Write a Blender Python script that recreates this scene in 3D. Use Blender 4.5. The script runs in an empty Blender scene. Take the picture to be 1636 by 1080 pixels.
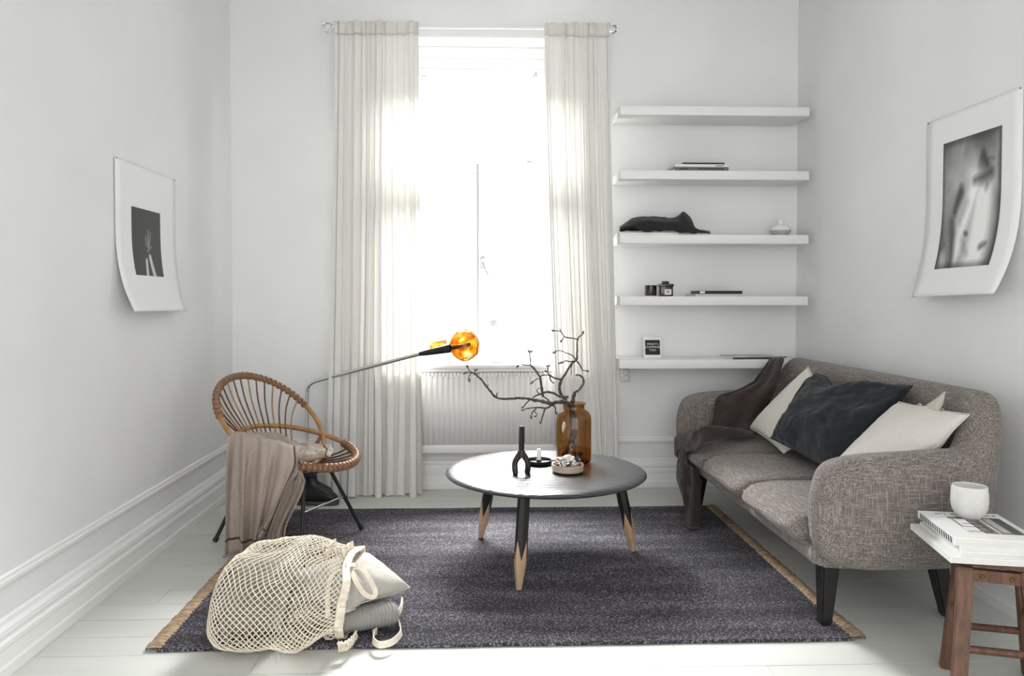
import bpy, bmesh, math, random
from mathutils import Vector, Matrix, noise
random.seed(7)
R = math.radians
S = bpy.context.scene
COL = S.collection
# ------------------------------------------------------------------ camera
F = 1210.0; YAW = R(2.0); PIT = R(1.2); SHX = 16/1636; SHY = -38.7/1636; CH = 1.17
cd = bpy.data.cameras.new('camera'); cam = bpy.data.objects.new('camera', cd); COL.objects.link(cam)
cam.location = (0, 0, CH); cam.rotation_euler = (R(90)-PIT, 0, -YAW)
cd.sensor_width = 36; cd.sensor_fit = 'HORIZONTAL'; cd.lens = 36*F/1636
cd.shift_x = SHX; cd.shift_y = SHY; cd.clip_start = .05; cd.clip_end = 200
S.camera = cam
# ------------------------------------------------------------------ sky, daylight, exposure
w = bpy.data.worlds.new('overcast_sky'); S.world = w; w.use_nodes = True
bg = w.node_tree.nodes['Background']; bg.inputs[0].default_value = (1, 1, 1, 1); bg.inputs[1].default_value = 1.55
ld = bpy.data.lights.new('window_daylight', 'AREA'); ld.shape = 'RECTANGLE'; ld.size = 6.0; ld.size_y = 2.4
ld.energy = 5600; ld.color = (1, 1, 1)
lo = bpy.data.objects.new('window_daylight', ld); COL.objects.link(lo)
lo.location = (-.2, 9.4, 6.5); lo.rotation_euler = (R(-45), 0, 0)
S.view_settings.view_transform = 'Standard'; S.view_settings.look = 'None'
S.view_settings.gamma = 1; S.view_settings.use_curve_mapping = False; S.view_settings.exposure = 1.02

# ------------------------------------------------------------------ helpers
fw = Vector((math.sin(YAW)*math.cos(PIT), math.cos(YAW)*math.cos(PIT), -math.sin(PIT)))
rt = Vector((math.cos(YAW), -math.sin(YAW), 0)); up = rt.cross(fw); EYE = Vector((0, 0, CH))
def ray(px, py): return fw + rt*((px+SHX*1636-818)/F) + up*(-(py-SHY*1636-540)/F)
def P(px, py, y): r = ray(px, py); return EYE + r*(y/r.y)          # point at room depth y
def PZ(px, py, z): r = ray(px, py); return EYE + r*((z-CH)/r.z)    # point at height z
def PX(px, py, x): r = ray(px, py); return EYE + r*(x/r.x)         # point at x

def link(name, data): o = bpy.data.objects.new(name, data); COL.objects.link(o); return o
def obj(name, bm, mat, parent=None, smooth=True, angle=40):
    me = bpy.data.meshes.new(name)
    bmesh.ops.recalc_face_normals(bm, faces=bm.faces[:])
    bm.to_mesh(me); bm.free()
    if mat: me.materials.append(mat)
    if smooth:
        me.polygons.foreach_set('use_smooth', [True]*len(me.polygons))
        try: me.set_sharp_from_angle(angle=R(angle))
        except Exception: pass
    o = link(name, me)
    if parent: child(o, parent)
    return o
def child(o, p):
    o.parent = p
    if p.type == 'EMPTY': o.matrix_parent_inverse = Matrix.Translation(p.location).inverted()
def tag(o, label, cat, group=None):
    o['label'] = label; o['category'] = cat
    if group: o['group'] = group
    return o
def thing(name, loc, label, cat, group=None):
    o = link(name, None); o.location = loc; o.empty_display_size = .05
    return tag(o, label, cat, group)
def struct(name, bm, mat, parent=None, smooth=False):
    o = obj(name, bm, mat, parent, smooth)
    if not parent: o['kind'] = 'structure'
    return o
NB = bmesh.new
def box(bm, lo, hi, bev=0, seg=2, M=None):
    r = bmesh.ops.create_cube(bm, size=1)
    vs = r['verts']; lo = Vector(lo); hi = Vector(hi); c = (lo+hi)/2; s = hi-lo
    for v in vs: v.co = Vector((v.co.x*s.x, v.co.y*s.y, v.co.z*s.z)) + c
    if bev:
        es = list({e for v in vs for e in v.link_edges})
        r = bmesh.ops.bevel(bm, geom=es, offset=bev, segments=seg, affect='EDGES', profile=.5)
        vs = list({v for f in r['faces'] for v in f.verts} | {v for v in vs if v.is_valid})
    if M:
        for v in vs: v.co = M @ v.co
    return vs
def catmull(p, n, closed=False):
    p = [Vector(q) for q in p]; out = []; m = len(p); segs = m if closed else m-1
    for k in range(n if closed else n+1):
        t = k/n*segs; i = min(int(t), segs-1); f = t-i
        if closed: a, b, c, d = p[(i-1) % m], p[i % m], p[(i+1) % m], p[(i+2) % m]
        else:
            b, c = p[i], p[i+1]; a = p[i-1] if i > 0 else b*2-c; d = p[i+2] if i+2 < m else c*2-b
        out.append(.5*((2*b)+(c-a)*f+(2*a-5*b+4*c-d)*f*f+(3*b-a-3*c+d)*f**3))
    return out
def frames(pts, closed=False, hint=None):
    n = len(pts); T = []
    for i in range(n):
        a = pts[(i-1) % n] if (closed or i > 0) else pts[i]; b = pts[(i+1) % n] if (closed or i < n-1) else pts[i]
        T.append((b-a).normalized())
    h = Vector(hint) if hint else (Vector((0, 0, 1)) if abs(T[0].z) < .9 else Vector((1, 0, 0)))
    N = (h - T[0]*h.dot(T[0])).normalized(); out = []
    for i in range(n):
        if hint: h = Vector(hint); q = h - T[i]*h.dot(T[i]); N = q.normalized() if q.length > 1e-4 else N
        else: N = (N - T[i]*N.dot(T[i])).normalized()
        out.append((T[i], N, T[i].cross(N)))
    return out
def tube(bm, pts, r, seg=8, closed=False, flat=1.0, hint=None, cap=True):
    """round rod along pts; r is a number or one per point; flat squashes along the normal"""
    pts = [Vector(p) for p in pts]; fr = frames(pts, closed, hint); rings = []
    for i, (p, (t, n, b)) in enumerate(zip(pts, fr)):
        rr = r[i] if isinstance(r, (list, tuple)) else r
        rings.append([bm.verts.new(p + b*(math.cos(2*math.pi*k/seg)*rr) + n*(math.sin(2*math.pi*k/seg)*rr*flat)) for k in range(seg)])
    m = len(rings)
    for i in range(m if closed else m-1):
        A, B = rings[i], rings[(i+1) % m]
        for k in range(seg): bm.faces.new((A[k], A[(k+1) % seg], B[(k+1) % seg], B[k]))
    if not closed and cap: bm.faces.new(rings[0][::-1]); bm.faces.new(rings[-1])
    return rings
def strip(bm, pts, width, thick, hints):
    """flat band: hints = normal directions, one per point (or one)"""
    pts = [Vector(p) for p in pts]; n = len(pts); rows = []
    for i, p in enumerate(pts):
        t = (pts[min(i+1, n-1)]-pts[max(i-1, 0)]).normalized()
        h = Vector(hints[i] if isinstance(hints, list) else hints); h = (h - t*h.dot(t)).normalized(); b = t.cross(h)
        rows.append([bm.verts.new(p + b*(sx*width/2) + h*(sy*thick/2)) for sx, sy in ((-1, -1), (1, -1), (1, 1), (-1, 1))])
    for a, b in zip(rows, rows[1:]):
        for k in range(4): bm.faces.new((a[k], a[(k+1) % 4], b[(k+1) % 4], b[k]))
    bm.faces.new(rows[0][::-1]); bm.faces.new(rows[-1])
def lathe(bm, prof, seg=32, c=(0, 0, 0), closed=False):
    c = Vector(c); rings = []
    for r, z in prof:
        if r < 1e-6: rings.append([bm.verts.new(c+Vector((0, 0, z)))])
        else: rings.append([bm.verts.new(c+Vector((r*math.cos(2*math.pi*k/seg), r*math.sin(2*math.pi*k/seg), z))) for k in range(seg)])
    L = list(zip(rings, rings[1:]))
    if closed: L.append((rings[-1], rings[0]))
    for A, B in L:
        for k in range(seg):
            a0, a1 = A[k % len(A)], A[(k+1) % len(A)]; b0, b1 = B[k % len(B)], B[(k+1) % len(B)]
            f = [v for i, v in enumerate((a0, a1, b1, b0)) if v not in (a0, a1, b1, b0)[:i]]
            if len(f) > 2: bm.faces.new(f)
def loft(bm, rings, cap=True):
    vs = [[bm.verts.new(p) for p in r] for r in rings]; m = len(vs[0])
    for A, B in zip(vs, vs[1:]):
        for k in range(m): bm.faces.new((A[k], A[(k+1) % m], B[(k+1) % m], B[k]))
    if cap: bm.faces.new(vs[0][::-1]); bm.faces.new(vs[-1])
    return vs
def resurf(G, nu, nv):
    rows = [catmull(r, nu) for r in G]
    cols = [catmull([r[i] for r in rows], nv) for i in range(nu+1)]
    return [[cols[i][j] for i in range(nu+1)] for j in range(nv+1)]
def sheet(bm, G, uv=True):
    """quads over a point grid G[row][col], with UV u=col v=row"""
    V = [[bm.verts.new(p) for p in r] for r in G]; m, n = len(G), len(G[0])
    L = bm.loops.layers.uv.verify() if uv else None
    for j in range(m-1):
        for i in range(n-1):
            f = bm.faces.new((V[j][i], V[j][i+1], V[j+1][i+1], V[j+1][i]))
            if uv:
                for l, (a, b) in zip(f.loops, ((i, j), (i+1, j), (i+1, j+1), (i, j+1))): l[L].uv = (a/(n-1), b/(m-1))
    return V
def solid(o, t, off=0): m = o.modifiers.new('thickness', 'SOLIDIFY'); m.thickness = t; m.offset = off; return o
def subd(o, n=1): m = o.modifiers.new('smooth', 'SUBSURF'); m.levels = n; m.render_levels = n; return o
def prism(bm, poly, a, b):
    """poly of 3D points, extruded by vector b-a"""
    d = Vector(b)-Vector(a); A = [bm.verts.new(Vector(p)) for p in poly]; B = [bm.verts.new(Vector(p)+d) for p in poly]
    n = len(poly); bm.faces.new(A[::-1]); bm.faces.new(B)
    for k in range(n): bm.faces.new((A[k], A[(k+1) % n], B[(k+1) % n], B[k]))
def text(name, s, size, mat, M, parent, spacing=1.0, line=1.0, ext=.0003):
    cu = bpy.data.curves.new('t', 'FONT'); cu.body = s; cu.size = size; cu.align_x = 'CENTER'; cu.align_y = 'CENTER'
    cu.space_character = spacing; cu.space_line = line; cu.extrude = ext; cu.resolution_u = 3
    o = bpy.data.objects.new('t', cu); COL.objects.link(o)
    me = bpy.data.meshes.new_from_object(o.evaluated_get(bpy.context.evaluated_depsgraph_get()))
    bpy.data.objects.remove(o); me.materials.append(mat) if not me.materials else me.materials.__setitem__(0, mat)
    me.transform(M); o = link(name, me); child(o, parent); return o

from mathutils.bvhtree import BVHTree
def solid_tree(objs):
    out = []; dg = bpy.context.evaluated_depsgraph_get()
    for o in objs:
        e = o.evaluated_get(dg); me = e.to_mesh(); mw = o.matrix_world
        out.append(BVHTree.FromPolygons([mw @ v.co for v in me.vertices], [tuple(p.vertices) for p in me.polygons])); e.to_mesh_clear()
    return out
def push(p, trees, eps, reach=.2):
    """move a soft point out of the solid things it would sink into"""
    for _ in range(3):
        for t in trees:
            q, n, i, d = t.find_nearest(p, reach)
            if q is not None and (p-q).dot(n) < eps and ((p-q).dot(n) < 0 or d < eps): p = q+n*eps
    return p
# ------------------------------------------------------------------ materials
def mat(name, c, rough=.5, metal=0, c2=None, ns=None, stretch=(1, 1, 1), lo=.35, hi=.65, bump=0, bs=None, bstretch=None, spec=.5, sheen=0, detail=3, coat=0, uv=False, trans=0, ior=1.45):
    m = bpy.data.materials.new(name); m.use_nodes = True; nt = m.node_tree; N = nt.nodes; L = nt.links
    b = N['Principled BSDF']; I = b.inputs
    I['Base Color'].default_value = (*c, 1); I['Roughness'].default_value = rough; I['Metallic'].default_value = metal
    I['Specular IOR Level'].default_value = spec; I['Coat Weight'].default_value = coat; I['Coat Roughness'].default_value = .18; I['IOR'].default_value = ior
    I['Sheen Weight'].default_value = sheen; I['Transmission Weight'].default_value = trans
    tc = N.new('ShaderNodeTexCoord')
    def nz(scale, st):
        mp = N.new('ShaderNodeMapping'); mp.inputs['Scale'].default_value = st
        L.new(tc.outputs['UV' if uv else 'Object'], mp.inputs[0])
        n = N.new('ShaderNodeTexNoise'); n.inputs['Scale'].default_value = scale; n.inputs['Detail'].default_value = detail
        L.new(mp.outputs[0], n.inputs[0]); return n
    if c2:
        n = nz(ns or 5, stretch); cr = N.new('ShaderNodeValToRGB')
        cr.color_ramp.elements[0].position = lo; cr.color_ramp.elements[1].position = hi
        cr.color_ramp.elements[0].color = (*c, 1); cr.color_ramp.elements[1].color = (*c2, 1)
        L.new(n.outputs[0], cr.inputs[0]); L.new(cr.outputs[0], I['Base Color'])
    if bump:
        n = nz(bs or 40, bstretch or stretch); bp = N.new('ShaderNodeBump'); bp.inputs['Strength'].default_value = bump
        bp.inputs['Distance'].default_value = .004; L.new(n.outputs[0], bp.inputs['Height']); L.new(bp.outputs[0], I['Normal'])
    m['_'] = 0
    return m
def slub(name, dark, light, s=1.0, amt=.55, bump=.35, crease=0):
    """woven cloth with slubby threads in three directions"""
    m = bpy.data.materials.new(name); m.use_nodes = True; nt = m.node_tree; N = nt.nodes; L = nt.links
    b = N['Principled BSDF']; b.inputs['Roughness'].default_value = .95; b.inputs['Specular IOR Level'].default_value = .15
    b.inputs['Sheen Weight'].default_value = .15
    tc = N.new('ShaderNodeTexCoord'); outs = []
    for st in ((9, 210, 210), (210, 9, 210), (210, 210, 9)):
        mp = N.new('ShaderNodeMapping'); mp.inputs['Scale'].default_value = [q*s for q in st]; L.new(tc.outputs['Object'], mp.inputs[0])
        n = N.new('ShaderNodeTexNoise'); n.inputs['Scale'].default_value = 1; n.inputs['Detail'].default_value = 1.5; L.new(mp.outputs[0], n.inputs[0]); outs.append(n)
    def op(o, a, bb):
        q = N.new('ShaderNodeMath'); q.operation = o
        for i, v in enumerate((a, bb)):
            if isinstance(v, float): q.inputs[i].default_value = v
            else: L.new(v, q.inputs[i])
        return q.outputs[0]
    mx = op('MAXIMUM', op('MAXIMUM', outs[0].outputs[0], outs[1].outputs[0]), outs[2].outputs[0])
    cr = N.new('ShaderNodeValToRGB'); cr.color_ramp.elements[0].position = .5; cr.color_ramp.elements[1].position = .5+.3*amt+.1
    cr.color_ramp.elements[0].color = (*dark, 1); cr.color_ramp.elements[1].color = (*light, 1)
    L.new(mx, cr.inputs[0]); L.new(cr.outputs[0], b.inputs['Base Color'])
    bp = N.new('ShaderNodeBump'); bp.inputs['Strength'].default_value = bump; bp.inputs['Distance'].default_value = .002
    L.new(mx, bp.inputs['Height']); L.new(bp.outputs[0], b.inputs['Normal'])
    if crease:
        mp = N.new('ShaderNodeMapping'); mp.inputs['Scale'].default_value = (7, 11, 7); mp.inputs['Rotation'].default_value = (.4, .3, .7); L.new(tc.outputs['Object'], mp.inputs[0])
        n = N.new('ShaderNodeTexNoise'); n.noise_type = 'RIDGED_MULTIFRACTAL'; n.inputs['Scale'].default_value = 1; n.inputs['Detail'].default_value = 2.5; n.inputs['Distortion'].default_value = .7; L.new(mp.outputs[0], n.inputs[0])
        b2_ = N.new('ShaderNodeBump'); b2_.inputs['Strength'].default_value = crease; b2_.inputs['Distance'].default_value = .012; L.new(n.outputs[0], b2_.inputs['Height']); L.new(b2_.outputs[0], bp.inputs['Normal'])
    return m
def cloth_translucent(name, c, fac, tint, clear=0.0):
    m = bpy.data.materials.new(name); m.use_nodes = True; nt = m.node_tree; N = nt.nodes; L = nt.links
    N.remove(N['Principled BSDF']); out = N['Material Output']
    d = N.new('ShaderNodeBsdfDiffuse'); d.inputs[0].default_value = (*c, 1)
    t = N.new('ShaderNodeBsdfTranslucent'); t.inputs[0].default_value = (*tint, 1)
    mx = N.new('ShaderNodeMixShader'); mx.inputs[0].default_value = fac
    L.new(d.outputs[0], mx.inputs[1]); L.new(t.outputs[0], mx.inputs[2]); last = mx
    if clear:
        tr = N.new('ShaderNodeBsdfTransparent'); m2 = N.new('ShaderNodeMixShader'); m2.inputs[0].default_value = clear
        L.new(mx.outputs[0], m2.inputs[1]); L.new(tr.outputs[0], m2.inputs[2]); last = m2
    tc = N.new('ShaderNodeTexCoord'); n = N.new('ShaderNodeTexNoise'); mp = N.new('ShaderNodeMapping'); mp.inputs['Scale'].default_value = (300, 300, 60)
    L.new(tc.outputs['Object'], mp.inputs[0]); L.new(mp.outputs[0], n.inputs[0]); n.inputs['Scale'].default_value = 1
    bp = N.new('ShaderNodeBump'); bp.inputs['Strength'].default_value = .15; bp.inputs['Distance'].default_value = .001
    L.new(n.outputs[0], bp.inputs['Height']); L.new(bp.outputs[0], d.inputs['Normal'])
    L.new(last.outputs[0], out.inputs[0]); return m
def thin_glass(name, tint, gloss=.08, rough=0.0):
    m = bpy.data.materials.new(name); m.use_nodes = True; nt = m.node_tree; N = nt.nodes; L = nt.links
    N.remove(N['Principled BSDF']); out = N['Material Output']
    t = N.new('ShaderNodeBsdfTransparent'); t.inputs[0].default_value = (*tint, 1)
    g = N.new('ShaderNodeBsdfGlossy'); g.inputs['Roughness'].default_value = rough
    fr = N.new('ShaderNodeLayerWeight'); fr.inputs[0].default_value = .5; pw = N.new('ShaderNodeMath'); pw.operation = 'POWER'; pw.inputs[1].default_value = 5; L.new(fr.outputs['Facing'], pw.inputs[0])
    ad = N.new('ShaderNodeMath'); ad.operation = 'MULTIPLY_ADD'; ad.use_clamp = True; ad.inputs[1].default_value = .55; ad.inputs[2].default_value = gloss; L.new(pw.outputs[0], ad.inputs[0])
    mx = N.new('ShaderNodeMixShader'); L.new(ad.outputs[0], mx.inputs[0]); L.new(t.outputs[0], mx.inputs[1]); L.new(g.outputs[0], mx.inputs[2])
    L.new(mx.outputs[0], out.inputs[0]); return m
def striped(name, c, stripe, lines, base):
    """cloth whose UV u or v carries woven stripe lines: lines = [(axis, centre, half width)]"""
    m = base(name); nt = m.node_tree; N = nt.nodes; L = nt.links; b = N['Principled BSDF']
    tc = N.new('ShaderNodeTexCoord'); sp = N.new('ShaderNodeSeparateXYZ'); L.new(tc.outputs['UV'], sp.inputs[0]); acc = None
    for ax, ce, hw in lines:
        s = N.new('ShaderNodeMath'); s.operation = 'COMPARE'; s.inputs[1].default_value = ce; s.inputs[2].default_value = hw
        L.new(sp.outputs[ax], s.inputs[0])
        if acc is None: acc = s.outputs[0]
        else:
            q = N.new('ShaderNodeMath'); q.operation = 'MAXIMUM'; L.new(acc, q.inputs[0]); L.new(s.outputs[0], q.inputs[1]); acc = q.outputs[0]
    src = b.inputs['Base Color'].links[0].from_socket
    mx = N.new('ShaderNodeMix'); mx.data_type = 'RGBA'; L.new(acc, mx.inputs[0]); L.new(src, mx.inputs[6]); mx.inputs[7].default_value = (*stripe, 1)
    L.new(mx.outputs[2], b.inputs['Base Color']); return m
def vcol(name, rough=.35):
    m = bpy.data.materials.new(name); m.use_nodes = True; N = m.node_tree.nodes
    a = N.new('ShaderNodeVertexColor'); a.layer_name = 'print'; m.node_tree.links.new(a.outputs[0], N['Principled BSDF'].inputs['Base Color'])
    N['Principled BSDF'].inputs['Roughness'].default_value = rough; return m

WALL = mat('wall_paint', (.83, .83, .825), .6, c2=(.80, .80, .795), ns=2.5, bump=.05, bs=90)
FLOORM = mat('floor_paint', (.66, .668, .63), .38, c2=(.615, .622, .585), ns=3, stretch=(.5, 4, 1), bump=.06, bs=25, bstretch=(1, 12, 1))
GAP = mat('floor_gap', (.12, .115, .10), .9, spec=.1)
TRIM = mat('trim_paint', (.86, .86, .85), .4, bump=.04, bs=30)
WINP = mat('window_paint', (.88, .885, .88), .35)
SHELFM = mat('shelf_white', (.84, .835, .82), .4)
STEEL = mat('steel', (.6, .6, .6), .25, 1)
CHROME = mat('chrome', (.80, .80, .78), .14, 1)
BLACKM = mat('black_metal', (.012, .012, .012), .4)
BLACK = mat('black_paint', (.013, .012, .012), .35)
RADM = mat('radiator_enamel', (.80, .795, .77), .4)
GLASS = thin_glass('window_glass', (.97, .98, .98))
CURT = cloth_translucent('curtain_linen', (.93, .915, .88), .22, (.42, .40, .36), 0)
CURTH = cloth_translucent('curtain_heading', (.84, .81, .76), .15, (.16, .145, .125), .0)
SOFA = slub('sofa_tweed', (.105, .088, .081), (.43, .38, .35), 1.7)
PALE = slub('pale_linen', (.62, .59, .54), (.72, .69, .65), 1.6, .8, .2, .22)
PALEB = slub('beige_linen', (.55, .50, .43), (.66, .61, .54), 1.6, .8, .2, .4)
NAVY = slub('navy_linen', (.010, .012, .016), (.035, .04, .048), 1.8, .9, .3, .75)
BROWN = slub('brown_wool', (.035, .026, .023), (.10, .08, .072), 2.0, .9, .3, .35)
GREYD = slub('dark_grey_linen', (.20, .19, .17), (.29, .275, .25), 1.8, .9, .2)
GREYL = slub('grey_linen', (.40, .38, .345), (.52, .50, .46), 1.8, .9, .2, .3)
KNIT = slub('grey_knit', (.26, .26, .235), (.36, .36, .33), 2.0, .9, .2)
DARKC = slub('charcoal_cloth', (.018, .018, .02), (.05, .048, .05), 2.0, .9, .2, .5)
THROW = striped('beige_throw', None, (.10, .055, .035), [(1, .93, .006), (0, .93, .010)], lambda n: slub(n, (.34, .275, .235), (.54, .455, .395), 1.8, .8, .3))
COTTON = mat('cotton_cord', (.84, .77, .65), .9, c2=(.76, .68, .55), ns=60, bump=.3, bs=300)
RATT = mat('rattan_cane', (.46, .255, .095), .35, c2=(.27, .12, .04), ns=14, lo=.4, hi=.75, coat=.3)
RATTD = mat('rattan_dark', (.10, .036, .016), .4, c2=(.19, .075, .03), ns=30, coat=.2)
RATTW = mat('rattan_wrap', (.17, .075, .036), .32, c2=(.29, .15, .08), ns=40, coat=.2)
WALN = mat('stool_wood', (.16, .075, .042), .5, c2=(.085, .038, .022), ns=5, stretch=(14, 14, 1.5), bump=.2, bs=12, bstretch=(14, 14, 1))
OAKT = mat('pale_oak', (.50, .34, .22), .55, c2=(.40, .26, .16), ns=8, stretch=(8, 8, 1))
TOPM = mat('black_stained_oak', (.012, .012, .014), .30, c2=(.026, .027, .031), ns=6, stretch=(1.2, 22, 4), bump=1.0, bs=9, bstretch=(.7, 9, 4), spec=.8, detail=6, coat=.35)
PAPER = mat('white_paper', (.84, .84, .83), .6)
PAGES = mat('page_edges', (.78, .77, .74), .8, c2=(.66, .65, .62), ns=3, stretch=(1, 1, 250))
INK = mat('black_ink', (.02, .02, .02), .5)
GREYINK = mat('grey_ink', (.22, .20, .19), .6)
LETTER = mat('white_letters', (.85, .85, .83), .5)

# ------------------------------------------------------------------ room shell
D = 4.65; XL = -1.475; XR = 1.995; ZC = 3.02; Y0 = -1.6
OX0, OX1, OZ0, OZ1 = -.60, .62, .765, 2.745        # window opening
bm = NB(); box(bm, (XL-.02, Y0, -.06), (XR+.02, D+.02, -.016)); floor = struct('floor', bm, GAP)
y = 2.356-.14*26
k = 0
while y < D:
    y1 = min(y+.14, D)
    if y1 > Y0+.02:
        cuts = [XL] + sorted([XL+((.9+1.37*k) % 3.0)+.25, ]) + [XR]
        for a, b in zip(cuts, cuts[1:]):
            bm = NB(); dz = random.uniform(-.0012, 0); box(bm, (a+.0008, max(y, Y0)+.0014, -.016), (b-.0008, y1-.0014, dz))
            obj('floorboard', bm, FLOORM, floor, False)
    y += .14; k += 1
bm = NB(); box(bm, (XL-.2, Y0, -.06), (XL, D+.3, ZC+.1)); struct('wall_left', bm, WALL)
bm = NB(); box(bm, (XR, Y0, -.06), (XR+.2, D+.3, ZC+.1)); struct('wall_right', bm, WALL)
bm = NB(); box(bm, (XL, Y0, ZC), (XR, D, ZC+.1)); struct('ceiling', bm, WALL)
bm = NB()
box(bm, (XL, D, -.06), (OX0, D+.3, ZC+.1)); box(bm, (OX1, D, -.06), (XR, D+.3, ZC+.1))
box(bm, (OX0, D, -.06), (OX1, D+.3, OZ0)); box(bm, (OX0, D, OZ1), (OX1, D+.3, ZC+.1)); struct('wall_back', bm, WALL)
# skirting: plinth, ogee steps, cap ; picture-rail strip above as trim
BB = [(0, 0), (.034, 0), (.034, .035), (.029, .043), (.027, .088), (.031, .093), (.031, .108), (.024, .116), (.024, .124), (.028, .130), (.026, .146), (.016, .158), (.012, .170), (.004, .176), (0, .176)]
RL = [(0, .268), (.008, .270), (.014, .277), (.016, .288), (.012, .296), (.012, .303), (.006, .309), (0, .309)]
def run(prof, kind, name):
    bm = NB()
    if kind == 'left': prism(bm, [(XL+d, Y0, z) for d, z in prof], (0, Y0, 0), (0, D, 0))
    if kind == 'right': prism(bm, [(XR-d, Y0, z) for d, z in prof], (0, Y0, 0), (0, D, 0))
    if kind == 'back': prism(bm, [(XL, D-d, z) for d, z in prof], (XL, 0, 0), (XR, 0, 0))
    return struct(name, bm, TRIM, None, False)
for s in ('left', 'right', 'back'): run(BB, s, 'baseboard_'+s)
for i, s in enumerate(('left', 'right', 'back')): run(RL, s, 'trim_%d' % (i+1))
# window casing
bm = NB()
for a, b in (((OX0-.09, D-.022, OZ1), (OX1+.09, D, OZ1+.075)), ((OX0-.09, D-.022, OZ0), (OX0, D, OZ1)), ((OX1, D-.022, OZ0), (OX1+.09, D, OZ1))): box(bm, a, b, .006, 2)
struct('trim_4', bm, TRIM)

# ------------------------------------------------------------------ window
YF = D+.14
wx0, wx1 = OX0, OX1; mx = .012
win = link('window_1', None); win.location = (mx, YF, OZ0); win['kind'] = 'structure'
def wbox(name, parts, m=WINP, bev=.004):
    bm = NB()
    for a, b in parts: box(bm, a, b, bev, 2)
    return obj(name, bm, m, win, True, 30)
T1, T0 = 2.095, 2.015                                # transom
wbox('window_frame', [((wx0, YF, OZ0), (wx0+.05, YF+.09, OZ1)), ((wx1-.05, YF, OZ0), (wx1, YF+.09, OZ1)), ((wx0+.05, YF, 2.675), (wx1-.05, YF+.09, OZ1)),
    ((wx0+.05, YF, OZ0), (wx1-.05, YF+.09, OZ0+.04)), ((wx0+.05, YF-.006, T0), (wx1-.05, YF+.09, T1))])
ts = wbox('transom_sash', [((wx0+.05, YF+.012, 2.565), (wx1-.05, YF+.06, 2.615)), ((wx0+.05, YF+.004, 2.615), (wx1-.05, YF+.06, 2.675)), ((wx0+.05, YF+.012, T1), (wx1-.05, YF+.06, T1+.03)),
    ((wx0+.05, YF+.012, T1+.03), (wx0+.10, YF+.06, 2.615)), ((wx1-.10, YF+.012, T1+.03), (wx1-.05, YF+.06, 2.615))])
def casement(x0, x1):
    z0, z1 = OZ0+.04, T0
    return wbox('casement_sash', [((x0, YF+.010, z0), (x1, YF+.06, z0+.07)), ((x0, YF+.010, z1-.055), (x1, YF+.06, z1)), ((x0, YF+.010, z0+.07), (x0+.048, YF+.06, z1-.055)), ((x1-.048, YF+.010, z0+.07), (x1, YF+.06, z1-.055))])
casement(wx0+.05, mx-.002); casement(mx+.002, wx1-.05)
bm = NB(); box(bm, (mx-.001, YF+.005, OZ0+.04), (mx+.0025, YF+.03, T0)); obj('meeting_gap', bm, GREYINK, win)
for a, b in (((wx0+.10, 2.125), (wx1-.10, 2.565)), ((wx0+.098, OZ0+.11), (mx-.05, T0-.055)), ((mx+.05, OZ0+.11), (wx1-.098, T0-.055))):
    bm = NB(); box(bm, (a[0], YF+.033, a[1]), (b[0], YF+.037, b[1])); obj('pane', bm, GLASS, win, False)
p = P(771, 420, YF)                                  # espagnolette handle: plate, boss and lever
bm = NB(); box(bm, (p.x-.012, YF-.002, p.z-.035), (p.x+.012, YF+.011, p.z+.04), .003); tube(bm, [(p.x, YF+.005, p.z), (p.x, YF-.025, p.z)], .009)
hp = obj('handle_plate', bm, STEEL, win); bm = NB(); tube(bm, [(p.x, YF-.024, p.z+.006), (p.x+.012, YF-.03, p.z-.03), (p.x+.036, YF-.03, p.z-.075)], [.007, .006, .005]); obj('handle_lever', bm, STEEL, win)
for px in (678, 848):
    q = P(px, 259.5, YF); bm = NB(); box(bm, (q.x-.022, YF-.012, q.z-.008), (q.x+.022, YF-.004, q.z+.008), .002); tube(bm, [(q.x-.024, YF-.012, q.z), (q.x+.024, YF-.012, q.z)], .005); obj('hinge', bm, STEEL, win)
for px in (741, 786):
    q = P(px, 272, YF); bm = NB(); box(bm, (q.x-.016, YF+.001, q.z-.006), (q.x+.016, YF+.010, q.z+.006), .002); obj('latch', bm, WINP, win)
for px in (677, 855):
    q = P(px, 121, YF); bm = NB(); box(bm, (q.x-.014, YF+.006, q.z-.006), (q.x+.014, YF+.013, q.z+.006), .002)
    tube(bm, [(q.x, YF+.008, q.z), (q.x, YF-.02, q.z), (q.x+.004, YF-.026, q.z+.014)], .004); obj('hook', bm, STEEL, win)
bm = NB(); box(bm, (OX0-.06, D-.115, OZ0-.020), (OX1+.06, D, OZ0+.004), .006, 2); box(bm, (OX0+.001, D, OZ0-.02), (OX1-.001, YF, OZ0+.004), .001, 1)
box(bm, (OX0-.05, D-.097, OZ0-.041), (OX1+.05, D, OZ0-.020), .003, 2); struct('trim_5', bm, WINP, None, True)

# ------------------------------------------------------------------ figurine on the sill
q = P(796, 578, D+.055); q.z = OZ0+.004
fig = thing('figurine', q, 'white plaster figure with broad cap on square plinth on window sill', 'figurine')
PLAS = mat('plaster', (.78, .80, .79), .6)
CAPM = mat('plaster_grey', (.60, .63, .62), .7, c2=(.74, .76, .75), ns=25)
bm = NB(); box(bm, (q.x-.055, q.y-.05, q.z), (q.x+.055, q.y+.05, q.z+.042), .004); obj('plinth', bm, PLAS, fig)
bm = NB(); lathe(bm, [(0, .042), (.026, .043), (.02, .06), (.018, .075), (.034, .10), (.042, .125), (.034, .15), (.018, .165), (.016, .178), (.03, .19), (.034, .21), (.026, .235), (0, .245)], 20, q)
for v in bm.verts:
    n = noise.noise_vector(v.co*22)*.010; v.co += Vector((n.x, n.y, 0)); v.co.x -= (v.co.z-q.z)*.10
obj('torso', bm, PLAS, fig)
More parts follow.
